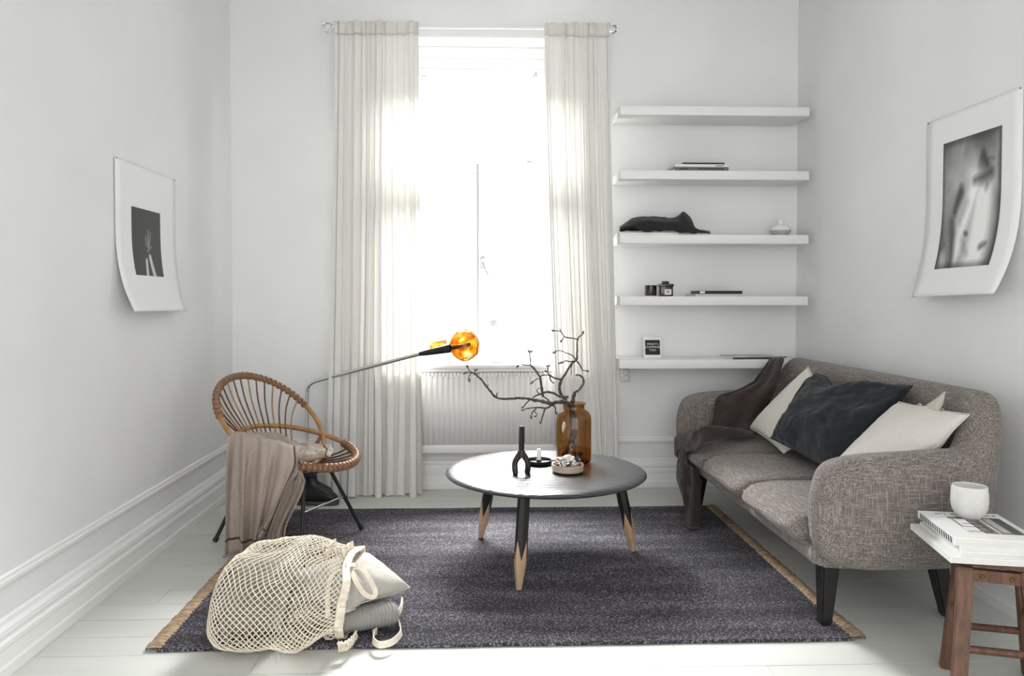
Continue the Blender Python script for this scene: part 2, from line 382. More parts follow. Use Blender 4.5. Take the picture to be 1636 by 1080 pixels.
bm = NB(); bmesh.ops.create_uvsphere(bm, u_segments=20, v_segments=12, radius=1)
for v in bm.verts:
    c = v.co.copy(); f = 1 if c.z > 0 else .35
    v.co = Vector((c.x*.052, c.y*.045, c.z*.05*f)); a = R(-22); v.co = Matrix.Rotation(a, 3, 'Y') @ v.co
    v.co += q+Vector((-.03, 0, .23)); v.co += noise.noise_vector(v.co*30)*.007
obj('cap', bm, CAPM, fig)

# ------------------------------------------------------------------ radiator
ry = D-.10; rx0, rx1 = -.50, .50; rz0, rz1 = .232, .722
rad = thing('radiator', (0, ry, rz0), 'white ribbed panel radiator on the wall under the window sill', 'radiator')
bm = NB(); n = 30; V = []
poly = []
for i in range(n):
    x0 = rx0+.012+(rx1-rx0-.024)*i/n; dx = (rx1-rx0-.024)/n
    for f, d in ((0, .004), (.18, .004), (.34, 0), (.82, 0)): poly.append((x0+dx*f, d))
poly.append((rx1-.012, .006))
A = [bm.verts.new((x, ry+d, rz0+.055)) for x, d in poly]; B = [bm.verts.new((x, ry+d, rz1-.02)) for x, d in poly]
for i in range(len(poly)-1): bm.faces.new((A[i], A[i+1], B[i+1], B[i]))
o = obj('ribbed_panel', bm, RADM, rad, True, 20); solid(o, .004, -1)
bm = NB(); box(bm, (rx0, ry-.008, rz0), (rx1, ry+.06, rz0+.055), .012, 3); obj('bottom_rail', bm, RADM, rad)
bm = NB(); box(bm, (rx0, ry-.002, rz0+.05), (rx0+.013, ry+.06, rz1), .005); box(bm, (rx1-.013, ry-.002, rz0+.05), (rx1, ry+.06, rz1), .005); box(bm, (rx0+.013, ry+.03, rz0+.05), (rx1-.013, ry+.06, rz1-.02), .002); obj('side_cover', bm, RADM, rad)
bm = NB()
for i in range(44):
    x = rx0+.016+(rx1-rx0-.032)*i/43; box(bm, (x-.0085, ry-.004, rz1-.030), (x+.0085, ry+.058, rz1), .003, 1)
box(bm, (rx0+.013, ry+.004, rz1-.030), (rx1-.013, ry+.056, rz1-.004)); obj('top_grille', bm, RADM, rad)['kind'] = 'stuff'
for x in (rx0+.15, rx1-.15):
    bm = NB(); box(bm, (x-.015, ry+.05, rz0+.1), (x+.015, D, rz1-.05), .002); obj('wall_bracket', bm, RADM, rad)

# ------------------------------------------------------------------ curtain rod and curtains
ROD_Y = D-.13; ROD_Z = 2.795
a = P(523, 43, ROD_Y); b = P(979, 46.5, ROD_Y); zr = (a.z+b.z)/2
rod = thing('curtain_rod', (0, ROD_Y, zr), 'thin white curtain rod with clear glass ball ends above the window', 'curtain rod')
bm = NB(); tube(bm, [(a.x+.02, ROD_Y, a.z), (b.x-.02, ROD_Y, b.z)], .006, 10); obj('rod', bm, TRIM, rod)
GLB = mat('clear_crystal', (.95, .95, .95), .02, trans=1, ior=1.5)
for q in (a, b):
    bm = NB(); bmesh.ops.create_icosphere(bm, subdivisions=1, radius=.034)
    for v in bm.verts: v.co += q
    obj('finial', bm, GLB, rod, False)
    bm = NB(); s = 1 if q is a else -1; tube(bm, [q+Vector((s*.036, 0, 0)), q+Vector((s*.02, 0, 0))], .010); obj('finial_collar', bm, CHROME, rod)
for x in (-.78, .76):
    z = a.z+(b.z-a.z)*(x-a.x)/(b.x-a.x)
    bm = NB(); tube(bm, [(x, D, z-.01), (x, ROD_Y, z-.01)], .006, 8); box(bm, (x-.015, D-.006, z-.04), (x+.015, D, z+.02), .003); obj('bracket', bm, TRIM, rod)
def curtain(label, top, bot, folds, seed, zb):
    """top/bot: (x left, x right) in metres; hangs from rod to floor"""
    rnd = random.Random(seed); t = thing('curtain', ((top[0]+top[1])/2, ROD_Y, zb), label, 'curtain', 'curtains at the window')
    n = folds*14; ph = [rnd.uniform(0, 6.28) for _ in range(6)]; wob = [rnd.choice((.55, .7, .9, 1.2, 1.6)) for _ in range(folds+1)]
    cum = [0]
    for q in wob: cum.append(cum[-1]+q)
    def pt(u, v):                                    # v 0 top .. 1 bottom
        e = top[0]+(bot[0]-top[0])*v**1.3; f = top[1]+(bot[1]-top[1])*v**1.3
        s = u*cum[-1]; i = max(0, min(len(wob)-1, [j for j in range(len(wob)) if cum[j] <= s+1e-9][-1])); fr = (s-cum[i])/wob[i]
        A = (.011+.011*v)*(.75+.45*math.sin(i*2.1+ph[0]))*min(1.2, wob[i]); a = 2*math.pi*fr
        fy = -.012-A*(1+math.sin(a)+.25*math.sin(2*a+ph[5]+2*v)) - .007*v*(1+math.sin(5*u+2.2*v+ph[1]))
        fx = .006*math.sin(2*a+ph[2])*(1+v) + .012*v*math.sin(9*u+5*v+ph[3])*math.sin(math.pi*u)
        sg = .012*math.sin(4*v+ph[4]+u*3)*v
        return Vector((e+(f-e)*u+fx+sg*math.sin(math.pi*u), ROD_Y+fy-.01*v, 0))
    zt = lambda x: a.z+(b.z-a.z)*(x-a.x)/(b.x-a.x)
    H1 = .075
    G = []
    for j in range(41):
        v = j/40; row = []
        for i in range(n+1):
            q = pt(i/n, v); z0 = zt(q.x)-H1+.02; q.z = z0+(zb-z0)*v + (.006*math.sin(i*.5+seed) if j == 40 else 0); row.append(q)
        G.append(row)
    bm = NB(); sheet(bm, G); obj('panel', bm, CURT, t)
    G = []
    for j in range(7):
        row = []
        for i in range(n+1):
            q = pt(i/n, 0); z = zt(q.x)+.022-H1*j/6; pin = math.exp(-((z-zt(q.x))/.014)**2)
            q.y = ROD_Y-.014+(q.y-ROD_Y)*(1-.35*pin); q.z = z+.004*math.sin(i*.9+seed)*(j == 0); row.append(q)
        G.append(row)
    bm = NB(); sheet(bm, G); o = obj('heading', bm, CURTH, t); solid(o, .004, 0)
    return t
def wx(px, py, y=ROD_Y): return P(px, py, y).x
curtain('white linen curtain hanging left of the window behind the chrome lamp arm', (wx(537, 60), wx(668, 60)), (wx(524, 780), wx(674, 780)), 9, 3, .004)
curtain('white linen curtain hanging right of the window beside the wall shelves', (wx(870, 60), wx(974, 60)), (wx(893, 780), wx(988, 780)), 8, 11, .004)

# ------------------------------------------------------------------ wall shelves
SY = D-.26
shelf_z = []
for i, (yt, dep) in enumerate(((167, .26), (270.5, .26), (374, .26), (473, .26), (574.5, .26))):
    p = P(990, yt, SY); q = P(1293, yt+(6, 4, 2, 1, 0)[i], SY); zt = (p.z+q.z)/2; shelf_z.append(zt)
    bm = NB(); box(bm, (.842, SY, zt-.052), (1.955, D, zt), .002, 2)
    o = obj('floating_shelf', bm, SHELFM, None, True, 30)
    tag(o, ('empty thick white floating shelf, topmost of the five', 'white floating shelf holding three books in a stack', 'white floating shelf carrying the charcoal cloth and small vase',
        'white floating shelf with black jars and a black notebook', 'lowest white floating shelf with the lettered sign on it')[i], 'shelf', 'floating shelves right of the window')
    # mounting rail on the wall
def shx(px, py, y): return P(px, py, y).x
# --- books
def book(name, c, size, z, rot, cover, label, pages=PAGES, group=None, spine=None, marks=True):
    """flat-lying book: c = centre xy, size = (w, d, h); spine on -y side (or 'left')"""
    w_, d_, h_ = size; M = Matrix.Translation((c[0], c[1], z)) @ Matrix.Rotation(rot, 4, 'Z')
    t = thing(name, (c[0], c[1], z), label, 'magazine' if name == 'magazine' else 'notebook' if name == 'notebook' else 'book', group)
    ct = min(.003, h_*.22)
    bm = NB(); box(bm, (-w_/2, -d_/2, 0), (w_/2, d_/2, ct), .0006, 1, M); box(bm, (-w_/2, -d_/2, h_-ct), (w_/2, d_/2, h_), .0006, 1, M)
    if spine != 'left': box(bm, (-w_/2, -d_/2, ct*.9), (w_/2, -d_/2+ct, h_-ct*.9), 0, 1, M)
    else: box(bm, (-w_/2, -d_/2, ct*.9), (-w_/2+ct, d_/2, h_-ct*.9), 0, 1, M)
    obj('cover', bm, cover, t, True, 30)
    bm = NB(); box(bm, (-w_/2+.004, -d_/2+.003, ct), (w_/2-.004, d_/2-.004, h_-ct), 0, 1, M); obj('pages', bm, pages, t, False)
    return t, M
WHITEC = mat('white_cover', (.82, .82, .80), .4); TAUPE = mat('taupe_cover', (.16, .135, .125), .5); BLKC = mat('black_cover', (.012, .012, .013), .4)
GREYC = mat('grey_cover', (.58, .56, .54), .5)
z2 = shelf_z[1]; yb = SY+.125
x0 = shx(1078, 268, SY+.02); x1 = shx(1164, 268, SY+.02); cx = (x0+x1)/2; W = x1-x0
bk, M = book('book', (cx, SY+.02+.115), (W, .23, .024), z2, 0, TAUPE, 'taupe book at the bottom of the stack on the second shelf', group=None)
for s0, s1 in ((-.13, -.07), (-.02, .14)):
    bm = NB()
    n = int((s1-s0)/.011)
    for i in range(n): box(bm, (s0+i*.011, -.1158, .009), (s0+i*.011+.007, -.1148, .017), 0, 1, M)
    obj('spine_lettering', bm, INK, bk)['kind'] = 'stuff'
bk, M = book('book', (cx+.002, SY+.02+.118), (W-.004, .225, .017), z2+.024, 0, WHITEC, 'white book in the middle of the stack on second shelf')
bm = NB(); box(bm, (.08, -.1134, .006), (.13, -.1124, .011), 0, 1, M); obj('spine_lettering', bm, GREYINK, bk)
book('book', (cx+.018, SY+.02+.125), (W-.07, .21, .012), z2+.041, 0, BLKC, 'thin black book lying on top of the stack on the second shelf')
# --- charcoal cloth over a white box lid, vase
z3 = shelf_z[2]
xa, xb = shx(988, 370, SY+.06), shx(1081, 370, SY+.06)
bk, M = book('book', ((xa+xb)/2, SY+.125), (xb-xa, .20, .014), z3, 0, WHITEC, 'flat white book half covered by the charcoal cloth')
yc = SY+.07
Gp = [[(990, 364.5, .02), (1010, 352, .02), (1035, 349, .02), (1060, 350, .03), (1080, 350, .03), (1092, 342, .03), (1104, 352, .02), (1112, 366, .02), (1134, 372.5, .02)],
      [(990, 365.5, -.02), (1012, 358, -.035), (1035, 355, -.04), (1060, 356, -.04), (1080, 357, -.04), (1094, 358, -.035), (1105, 362, -.03), (1116, 368, -.02), (1135, 373, -.01)],
      [(990, 366.5, -.03), (1012, 364, -.055), (1033, 371, -.06), (1052, 368, -.05), (1080, 370, -.06), (1094, 372.5, -.06), (1106, 372.5, -.05), (1118, 373, -.03), (1136, 373.3, -.015)]]
back = [(q[0], q[1]-1.5, .085) for q in Gp[0]]
bk2 = [(q[0], 369, .10) for q in Gp[0]]
G = [[P(x, yy, yc+d) for x, yy, d in r] for r in ([bk2, back]+Gp)]
G = resurf(G, 48, 22)
for r in G:
    for v in r:
        v += Vector((0, 0, 1))*noise.noise(v*28)*.006; v.z = max(v.z, z3+.0025 if v.x > xb-.005 else z3+.0165)
bm = NB(); sheet(bm, G); o = obj('cloth', bm, DARKC); solid(o, .003, 0); tag(o, 'crumpled charcoal cloth lying on the third shelf over a white book', 'cloth')
q = P(1247, 376, SY+.11); q.z = z3
t = thing('bud_vase', q, 'small squat vase, white top and grey bottom, on third shelf', 'vase')
bm = NB(); lathe(bm, [(0, 0), (.040, 0), (.045, .003), (.050, .012), (.059, .030), (.060, .036)], 32, q); obj('lower_body', bm, mat('grey_clay', (.46, .43, .40), .6), t)
bm = NB(); lathe(bm, [(.060, .036), (.057, .044), (.046, .058), (.026, .066), (.015, .073), (.0145, .095), (.012, .100), (.009, .098), (.009, .08), (0, .078)], 32, q); obj('upper_body', bm, mat('white_glaze', (.85, .85, .85), .2), t)
# --- jars and notebooks on shelf 4
z4 = shelf_z[3]
q = P(1039.5, 474, SY+.07); q.z = z4
t = thing('candle_jar', q, 'dark brown glass tumbler candle left of the square black bottle', 'candle')
DKG = mat('dark_glass', (.02, .012, .011), .12, coat=.5)
bm = NB(); lathe(bm, [(0, .004), (.033, .004), (.035, .009), (.035, .064), (.033, .066), (.031, .064), (.031, .05), (0, .05)], 32, q); obj('glass', bm, DKG, t)
bm = NB(); lathe(bm, [(0, 0), (.031, 0), (.031, .0045), (0, .0045)], 32, q); obj('base', bm, WHITEC, t)
q = P(1063, 474, SY+.06); q.z = z4
t = thing('black_bottle', q, 'square black bottle with white label on the fourth shelf', 'bottle')
bm = NB(); box(bm, (q.x-.037, q.y-.037, z4), (q.x+.037, q.y+.037, z4+.072), .004, 2); box(bm, (q.x-.041, q.y-.041, z4+.056), (q.x+.041, q.y+.041, z4+.074), .004, 2); obj('body', bm, DKG, t)
bm = NB(); box(bm, (q.x-.018, q.y-.018, z4+.074), (q.x+.018, q.y+.018, z4+.090), .003, 2); obj('stopper', bm, BLKC, t)
bm = NB(); box(bm, (q.x-.014, q.y-.0385, z4+.010), (q.x+.026, q.y-.037, z4+.042)); lb = obj('label', bm, mat('cream_label', (.80, .76, .70), .6), t, False)
bm = NB()
for i, (u, v) in enumerate(((-.006, .018), (-.003, .015), (-.004, .016))): box(bm, (q.x+u, q.y-.0389, z4+.031-i*.006), (q.x+v, q.y-.0384, z4+.034-i*.006))
obj('label_lettering', bm, INK, lb, False)['kind'] = 'stuff'
xa, xb = shx(1111, 472, SY+.02), shx(1192, 472, SY+.02)
bk, M = book('magazine', ((xa+xb)/2, SY+.02+.11), (xb-xa, .22, .014), z4, 0, GREYC, 'pale grey magazine lying under the black notebook')
xa, xb = shx(1116.5, 466, SY+.03), shx(1186, 466, SY+.03)
nb, M = book('notebook', ((xa+xb)/2, SY+.03+.09), (xb-xa, .18, .019), z4+.014, 0, BLKC, 'black notebook with white spine tag on the fourth shelf', pages=BLKC)
bm = NB(); box(bm, (-(xb-xa)/2+.006, -.0912, .004), (-(xb-xa)/2+.036, -.0898, .016), 0, 1, M); obj('spine_tag', bm, WHITEC, nb, False)
# --- sign and magazine on shelf 5
z5 = shelf_z[4]
q = P(1043, 570, SY+.12)
t = thing('letter_sign', (q.x, q.y, z5), 'small square black letter board sign on the lowest shelf', 'sign')
w2 = .042; zb_ = P(1043, 564.5, q.y).z
lean = Matrix.Translation((q.x, q.y, z5)) @ Matrix.Rotation(R(-8), 4, 'X')
zi = .016
bm = NB(); box(bm, (-.053, 0, 0), (.053, .004, .128), .001, 1, lean); obj('backing_card', bm, PAPER, t)
bm = NB(); box(bm, (-.0445, -.0012, .020), (.0445, .001, .109), 0, 1, lean); obj('black_board', bm, mat('felt_black', (.022, .022, .022), .8), t)
text('lettering', "WHAT'S\nSTOPPING\nYOU", .0175, LETTER, lean @ Matrix.Translation((0, -.0016, .066)) @ Matrix.Rotation(R(90), 4, 'X'), t, 1.12, 1.05)
c = P(1200, 570, SY+.12); MC = vcol('magazine_print', .3)
M = Matrix.Translation((c.x, c.y, z5)) @ Matrix.Rotation(R(3), 4, 'Z')
t = thing('magazine', (c.x, c.y, z5), 'glossy magazine lying on the lowest shelf behind the sofa throw', 'magazine')
bm = NB(); box(bm, (-.15, -.095, 0), (.15, .105, .010), .0006, 1, M); obj('pages', bm, PAGES, t, False)
bm = NB(); box(bm, (-.152, -.098, .010), (.152, .107, .013), .0006, 1, M)
for i in range(9): box(bm, (-.152+i*.034, -.0985, .0005), (-.152+i*.034+(.028 if i % 3 else .020), -.0955, .0105), 0, 1, M)
obj('cover', bm, mat('magazine_cover', (.60, .56, .50), .3, c2=(.32, .28, .25), ns=9), t, False)
bm = NB(); box(bm, (-.152, -.0987, .0005), (.152, -.096, .0102), 0, 1, M); obj('spine', bm, INK, t, False)

# ------------------------------------------------------------------ socket under the shelf
q = P(999, 600, D-.03)
t = thing('wall_socket', (q.x, D, q.z), 'double white wall socket under left end of lowest shelf', 'socket')
bm = NB(); box(bm, (q.x-.028, D-.045, q.z-.035), (q.x+.028, D, q.z+.04), .006, 3); obj('housing', bm, mat('white_plastic', (.80, .79, .77), .35), t)
SOCKM = mat('socket_grey', (.36, .35, .34), .5)
for dz in (.020, -.014):
    M = Matrix.Translation((q.x+.002, D-.045, q.z+dz)) @ Matrix.Rotation(R(90), 4, 'X')
    bm = NB(); lathe(bm, [(.018, 0), (.0185, .002), (.0165, .002), (.015, -.004), (0, -.004)], 24)
    for v in bm.verts: v.co = M @ v.co
    o = obj('outlet', bm, SOCKM, t)
    bm = NB()
    for dx in (-.008, .008): lathe(bm, [(0, .0005), (.0036, .0005), (.0036, -.003)], 10, (dx, 0, -.0035))
    for v in bm.verts: v.co = M @ v.co
    obj('contact_hole', bm, INK, o)

# ------------------------------------------------------------------ posters
def poster(side, py0, py1, zt, zb, curl, img, label, fn, nx=70, nz=110):
    """sheet pinned to a side wall between room depths py0..py1; bottom curls away; img = (y0,y1,z0,z1)"""
    X = XL+.003 if side < 0 else XR-.003; sg = 1 if side < 0 else -1
    t = thing('art_print', (X, (py0+py1)/2, zb), label, 'poster')
    Lh = zt-zb
    def pos(u, v):                                    # u along wall, v 0 top..1 bottom
        y = py0+(py1-py0)*u; c = max(0, (v-.42)/.58); off = curl*c**2.3*(1-.38*u) + .006*math.sin(math.pi*u)*v + .002
        z = zt-Lh*v+curl*.35*c**2.6*(1-.38*u)
        return Vector((X+sg*off, y, z))
    G = [[pos(i/12, j/40) for i in range(13)] for j in range(41)]
    bm = NB(); sheet(bm, G); o = obj('paper', bm, PAPER, t); solid(o, .0008, 0)
    y0, y1, z0, z1 = img; bm = NB(); cl = bm.verts.layers.float_color.new('print')
    V = []
    for j in range(nz+1):
        r = []
        for i in range(nx+1):
            a, b = i/nx, j/nz; u = (y0+(y1-y0)*a-py0)/(py1-py0); v = (zt-(z1+(z0-z1)*b))/Lh
            q = pos(u, v); q.x += sg*.0012; w_ = bm.verts.new(q); g = max(0, min(1, fn(a, b))); g = g**2.2; w_[cl] = (g, g, g*.98, 1); r.append(w_)
        V.append(r)
    for j in range(nz):
        for i in range(nx): bm.faces.new((V[j][i], V[j][i+1], V[j+1][i+1], V[j+1][i]))
    obj('printed_image', bm, vcol('photo_print_'+('a' if side < 0 else 'b')), t)
    for u in (.02, .98):
        q = pos(u, .008); bm = NB(); lathe(bm, [(0, .003), (.0025, .0022), (.003, 0)], 10)
        for v in bm.verts: v.co = Vector((q.x+sg*(v.co.z+.001), q.y+v.co.x, q.z+v.co.y))
        obj('pin', bm, BLACKM, t)
def seg(a, b, p, r0, r1, soft):
    ax, ay = a; bx, by = b; px, py = p; dx, dy = bx-ax, by-ay; h = max(0, min(1, ((px-ax)*dx+(py-ay)*dy)/(dx*dx+dy*dy+1e-9)))
    d = math.hypot(px-ax-h*dx, py-ay-h*dy)-(r0+(r1-r0)*h); return max(0, min(1, .5-d/soft))
def sst(a, b, x): t = max(0, min(1, (x-a)/(b-a))); return t*t*(3-2*t)
def hands(a, b):                                     # two raised pale forearms, spread white fingers on black
    p = (a, b); g = .13+.03*noise.noise(Vector((a*30, b*30, 0)))
    k = 0
    for s, e, r0, r1 in (((.40, 1.02), (.44, .76), .045, .035), ((.66, 1.02), (.57, .70), .06, .045)): k = max(k, seg(s, e, p, r0, r1, .03)*.9)
    for i, (x, y) in enumerate(((.45, .38), (.52, .31), (.58, .30), (.64, .33))): k = max(k, seg((.53+.01*i, .56), (x, y), p, .012, .010, .02)*(.62+.2*noise.noise(Vector((a*26, b*26, 3)))))
    k = max(k, seg((.49, .62), (.66, .53), p, .015, .010, .03)*.6, seg((.47, .55), (.44, .42), p, .010, .008, .02)*.6)
    return g+(.88-g)*k
def blurred(a, b):                                   # soft abstract of a pale turned back and shoulder, motion blurred
    n = noise.fractal(Vector((a*4, b*5, 1)), 1, 2, 4)*.10; gr = noise.noise(Vector((a*80, b*120, 2)))*.05
    g = .62+n-.30*sst(.0, -.35, a-.35)*0
    g -= .25*sst(.25, 0, a)*sst(.0, .9, abs(b-.35)+.2)
    pale = max(seg((.60, .36), (.42, .62), (a, b), .09, .09, .12), seg((.42, .62), (.34, .92), (a, b), .09, .07, .12)*.9, seg((.74, .52), (.72, 1.0), (a, b), .19, .22, .16)*.95, seg((.56, .16), (.58, .34), (a, b), .07, .10, .16)*.8, seg((.1, .9), (.14, 1.0), (a, b), .05, .06, .08)*.5)
    g = g+(.95-g)*pale
    wob_ = noise.noise(Vector((a*7, b*7, 5))); wob2 = noise.noise(Vector((a*5, b*6, 9)))
    dk = max(seg((.60, .03), (.80, .05), (a+.02*wob_, b+.03*wob2), .10, .09, 0.304)*.70, seg((.72, .19), (.78, .24), (a+.02*wob_, b+.03*wob2), .055, .05, 0.133)*.88, seg((.66, .21), (.88, .20), (a+.02*wob_, b+.03*wob2), .010, .012, 0.095)*.7, seg((.58, .345), (.84, .31), (a+.02*wob_, b+.03*wob2), .018, .035, 0.114)*.85, seg((.80, .33), (.78, .385), (a+.02*wob_, b+.03*wob2), .025, .018, 0.095)*.6,
             seg((.35, .39), (.23, .54), (a+.02*wob_, b+.03*wob2), .030, .022, 0.095)*.85, seg((.19, .62), (.30, 1.0), (a+.02*wob_, b+.03*wob2), .022, .050, 0.114)*.75, seg((.98, .50), (1.0, 1.0), (a+.02*wob_, b+.03*wob2), .05, .09, 0.266)*.72, seg((.46, .50), (.36, .62), (a+.02*wob_, b+.03*wob2), .008, .008, 0.114)*.35, seg((.42, .78), (.56, .90), (a+.02*wob_, b+.03*wob2), .006, .006, 0.095)*.3,
             seg((.46, .73), (.50, .725), (a+.02*wob_, b+.03*wob2), .014, .010, 0.057)*.85, seg((.76, .845), (.86, .83), (a+.02*wob_, b+.03*wob2), .014, .012, 0.057)*.8, seg((.99, .0), (.99, .5), (a+.02*wob_, b+.03*wob2), .02, .02, 0.190)*.5, seg((0, .0), (.30, .02), (a+.02*wob_, b+.03*wob2), .02, .02, 0.190)*.45)
    g = g*(1-dk)+.06*dk
    e = min(a, 1-a, b, 1-b); g *= .60+.40*sst(0, .07, e)
    return g+gr
p0 = PX(183, 250, XL); p1 = PX(277, 290, XL); i0 = PX(207, 329, XL); i1 = PX(253, 340, XL); i2 = PX(209, 437, XL+.01)
poster(-1, p0.y-.01, p1.y+.01, (p0.z+p1.z)/2+.006, (p0.z+p1.z)/2-.655, .075, (i0.y, i1.y, i2.z-.01, i0.z), 'white paper print with small black photo of pale raised hands, left wall', hands)
p0 = PX(1634, 141, XR); p1 = PX(1485, 197, XR); i0 = PX(1604, 200, XR); i1 = PX(1510, 230, XR); i2 = PX(1503, 434, XR-.02)
poster(1, p0.y-.01, p1.y+.01, (p0.z+p1.z)/2+.006, PX(1470, 472, XR-.02).z-.03, .10, (i0.y, i1.y, i2.z+.0, (i0.z+i1.z)/2), 'large white paper print with blurred grey photograph, right wall above sofa', lambda a, b: blurred(1-a, b), 90, 170)

# ------------------------------------------------------------------ rug
RX0, RX1, RY0, RY1, RZ = -1.082, 1.322, 2.515, 4.165, .012
rug = thing('rug', ((RX0+RX1)/2, (RY0+RY1)/2, 0), 'dark aubergine grey woven rug with jute edged sides on white floor', 'rug')
RUG = bpy.data.materials.new('rug_weave'); RUG.use_nodes = True
nt = RUG.node_tree; N = nt.nodes; L = nt.links; b_ = N['Principled BSDF']; b_.inputs['Roughness'].default_value = .85; b_.inputs['Specular IOR Level'].default_value = .25; b_.inputs['Sheen Weight'].default_value = .55; b_.inputs['Sheen Roughness'].default_value = .4
tc = N.new('ShaderNodeTexCoord')
def tex(st, sc=1, det=2):
    mp = N.new('ShaderNodeMapping'); mp.inputs['Scale'].default_value = st; L.new(tc.outputs['Object'], mp.inputs[0])
    n = N.new('ShaderNodeTexNoise'); n.inputs['Scale'].default_value = sc; n.inputs['Detail'].default_value = det; L.new(mp.outputs[0], n.inputs[0]); return n
n1 = tex((130, 260, 100)); n2 = tex((1.2, 9, 1)); 
mxn = N.new('ShaderNodeMath'); mxn.operation = 'MULTIPLY_ADD'; L.new(n2.outputs[0], mxn.inputs[0]); mxn.inputs[1].default_value = .35; L.new(n1.outputs[0], mxn.inputs[2])
cr = N.new('ShaderNodeValToRGB'); e = cr.color_ramp.elements; e[0].position = .50; e[0].color = (.011, .0095, .012, 1); e[1].position = .93; e[1].color = (.30, .28, .325, 1)
q_ = cr.color_ramp.elements.new(.68); q_.color = (.044, .039, .049, 1)
L.new(mxn.outputs[0], cr.inputs[0]); L.new(cr.outputs[0], b_.inputs['Base Color'])
n3 = tex((110, 60, 60)); bp = N.new('ShaderNodeBump'); bp.inputs['Strength'].default_value = .8; bp.inputs['Distance'].default_value = .004; L.new(n3.outputs[0], bp.inputs['Height']); L.new(bp.outputs[0], b_.inputs['Normal'])
bm = NB(); rows = 150; nx = 60
ys = []
for i in range(rows):
    dy = (RY1-RY0)/rows; y = RY0+i*dy
    for f, z in ((.0, .0075), (.25, .0115), (.5, .0125), (.75, .0115)): ys.append((y+dy*f, z))
ys.append((RY1, .0075)); ys = [(RY0, 0.0005)]+ys+[(RY1, .0005)]
V = []
for y, z in ys:
    r = []
    for i in range(nx+1):
        x = RX0+.03+(RX1-RX0-.06)*i/nx; k = noise.noise(Vector((x*3, y*3, 0))); r.append(bm.verts.new((x, y+.0035*noise.noise(Vector((x*5, y*2, 4))), z+(.0016*k if z > .005 else 0))))
    V.append(r)
for j in range(len(V)-1):
    for i in range(nx): bm.faces.new((V[j][i], V[j][i+1], V[j+1][i+1], V[j+1][i]))
obj('weave', bm, RUG, rug, True, 60)
JUTE = mat('jute', (.50, .37, .25), .9, c2=(.28, .18, .11), ns=70, stretch=(.4, 1.6, 1), bump=.5, bs=200)
for s, x in ((-1, RX0), (1, RX1)):
    bm = NB(); n = 84
    for i in range(n):
        y = RY0+.004+(RY1-RY0-.008)*(i+.5)/n; h = (RY1-RY0)/n; rr = random.uniform(.92, 1.06)
        # one wrapped stitch of the binding: a flattened oval slab, rounded over the edge
        pts = [(-.020, .002), (-.023, .008), (-.018, .014), (.0, .0168), (.016, .0150), (.026, .011), (.027, .004)]
        A = [bm.verts.new((x-s*0.012+q0*(-1 if s > 0 else 1)*1.0, y-h*.44, q1*.84)) for q0, q1 in pts]
        m1 = [bm.verts.new((x-s*0.012+q0*(-1 if s > 0 else 1)*1.12*rr, y+.003, q1*1.22*rr)) for q0, q1 in pts]
        B = [bm.verts.new((x-s*0.012+q0*(-1 if s > 0 else 1)*1.0, y+h*.46+.002, q1*.84)) for q0, q1 in pts]
        for U, W_ in ((A, m1), (m1, B)):
            for k in range(len(pts)-1): bm.faces.new((U[k], U[k+1], W_[k+1], W_[k]))
    o = obj('jute_edge', bm, JUTE, rug, True, 70); o['kind'] = 'stuff'; o['label'] = 'brown jute wrapped edge'

# ------------------------------------------------------------------ coffee table
TC = Vector((.315, 3.395, 0)); TZ = .402
tab = thing('coffee_table', (TC.x, TC.y, RZ), 'low round black stained table with three pencil-like legs on the rug', 'table')
bm = NB(); lathe(bm, [(0, TZ), (.2, TZ), (.37, TZ-.0005), (.41, TZ-.002), (.435, TZ-.006), (.448, TZ-.013), (.45, TZ-.017), (.445, TZ-.022), (.42, TZ-.031), (.37, TZ-.036), (0, TZ-.036)], 96)
for v in bm.verts: v.co += TC
obj('table_top', bm, TOPM, tab, True, 60)
for px, py in ((768, 858), (829, 942), (1012, 880)):
    f = PZ(px, py, .0150); d = (f-TC); d.z = 0; d.normalize(); tp = Vector((f.x, f.y, 0)) - d*.075; tp.z = TZ-.034
    ax = (tp-f).normalized(); e1 = ax.cross(Vector((0, 0, 1))).normalized(); e2 = ax.cross(e1); Lg = (tp-f).length
    def ring(h, r, zig=0): return [f + ax*(h+(zig if k % 2 else -zig)) + e1*(r*math.cos(2*math.pi*k/8+.4)) + e2*(r*math.sin(2*math.pi*k/8+.4)) for k in range(8)]
    bm = NB(); loft(bm, [ring(.152, .0262, .040), ring(.20, .0262), ring(Lg, .0250)], True); leg = obj('leg', bm, BLACK, tab, True, 25)
    bm = NB(); loft(bm, [ring(0, .0115), ring(.004, .013), ring(.06, .0200), ring(.10, .0262), ring(.150, .0258, .040)], True); o = obj('leg_tip', bm, OAKT, leg, True, 20); o['label'] = 'bare pale wood tip'

# ------------------------------------------------------------------ things on the table
BLKMATT = mat('black_ceramic', (.018, .014, .013), .45, c2=(.04, .033, .03), ns=30, bump=.4, bs=60)
q = PZ(833, 757, TZ); q.z = TZ
t = thing('candle_holder', q, 'black wishbone shaped two-legged candle holder on the table', 'candle holder')
bm = NB()
for s in (-1, 1):
    tube(bm, catmull([q+Vector((s*.026, -.012 if s < 0 else .012, 0.003)), q+Vector((s*.029, 0, .03)), q+Vector((s*.026, 0, .055)), q+Vector((s*.012, 0, .078)), q+Vector((0, 0, .092))], 14), [.0115]+[.0128]*9+[.014]*4+[.012], 12)
tube(bm, [q+Vector((0, 0, .075)), q+Vector((0, 0, .09)), q+Vector((0, 0, .104))], [.019, .0175, .016], 14); obj('forked_body', bm, BLKMATT, t, True, 60)
CAND = mat('black_wax', (.012, .010, .014), .35, bump=.3, bs=60)
t = thing('candle', q+Vector((0, 0, .104)), 'square-cut black candle standing in the wishbone holder', 'candle')
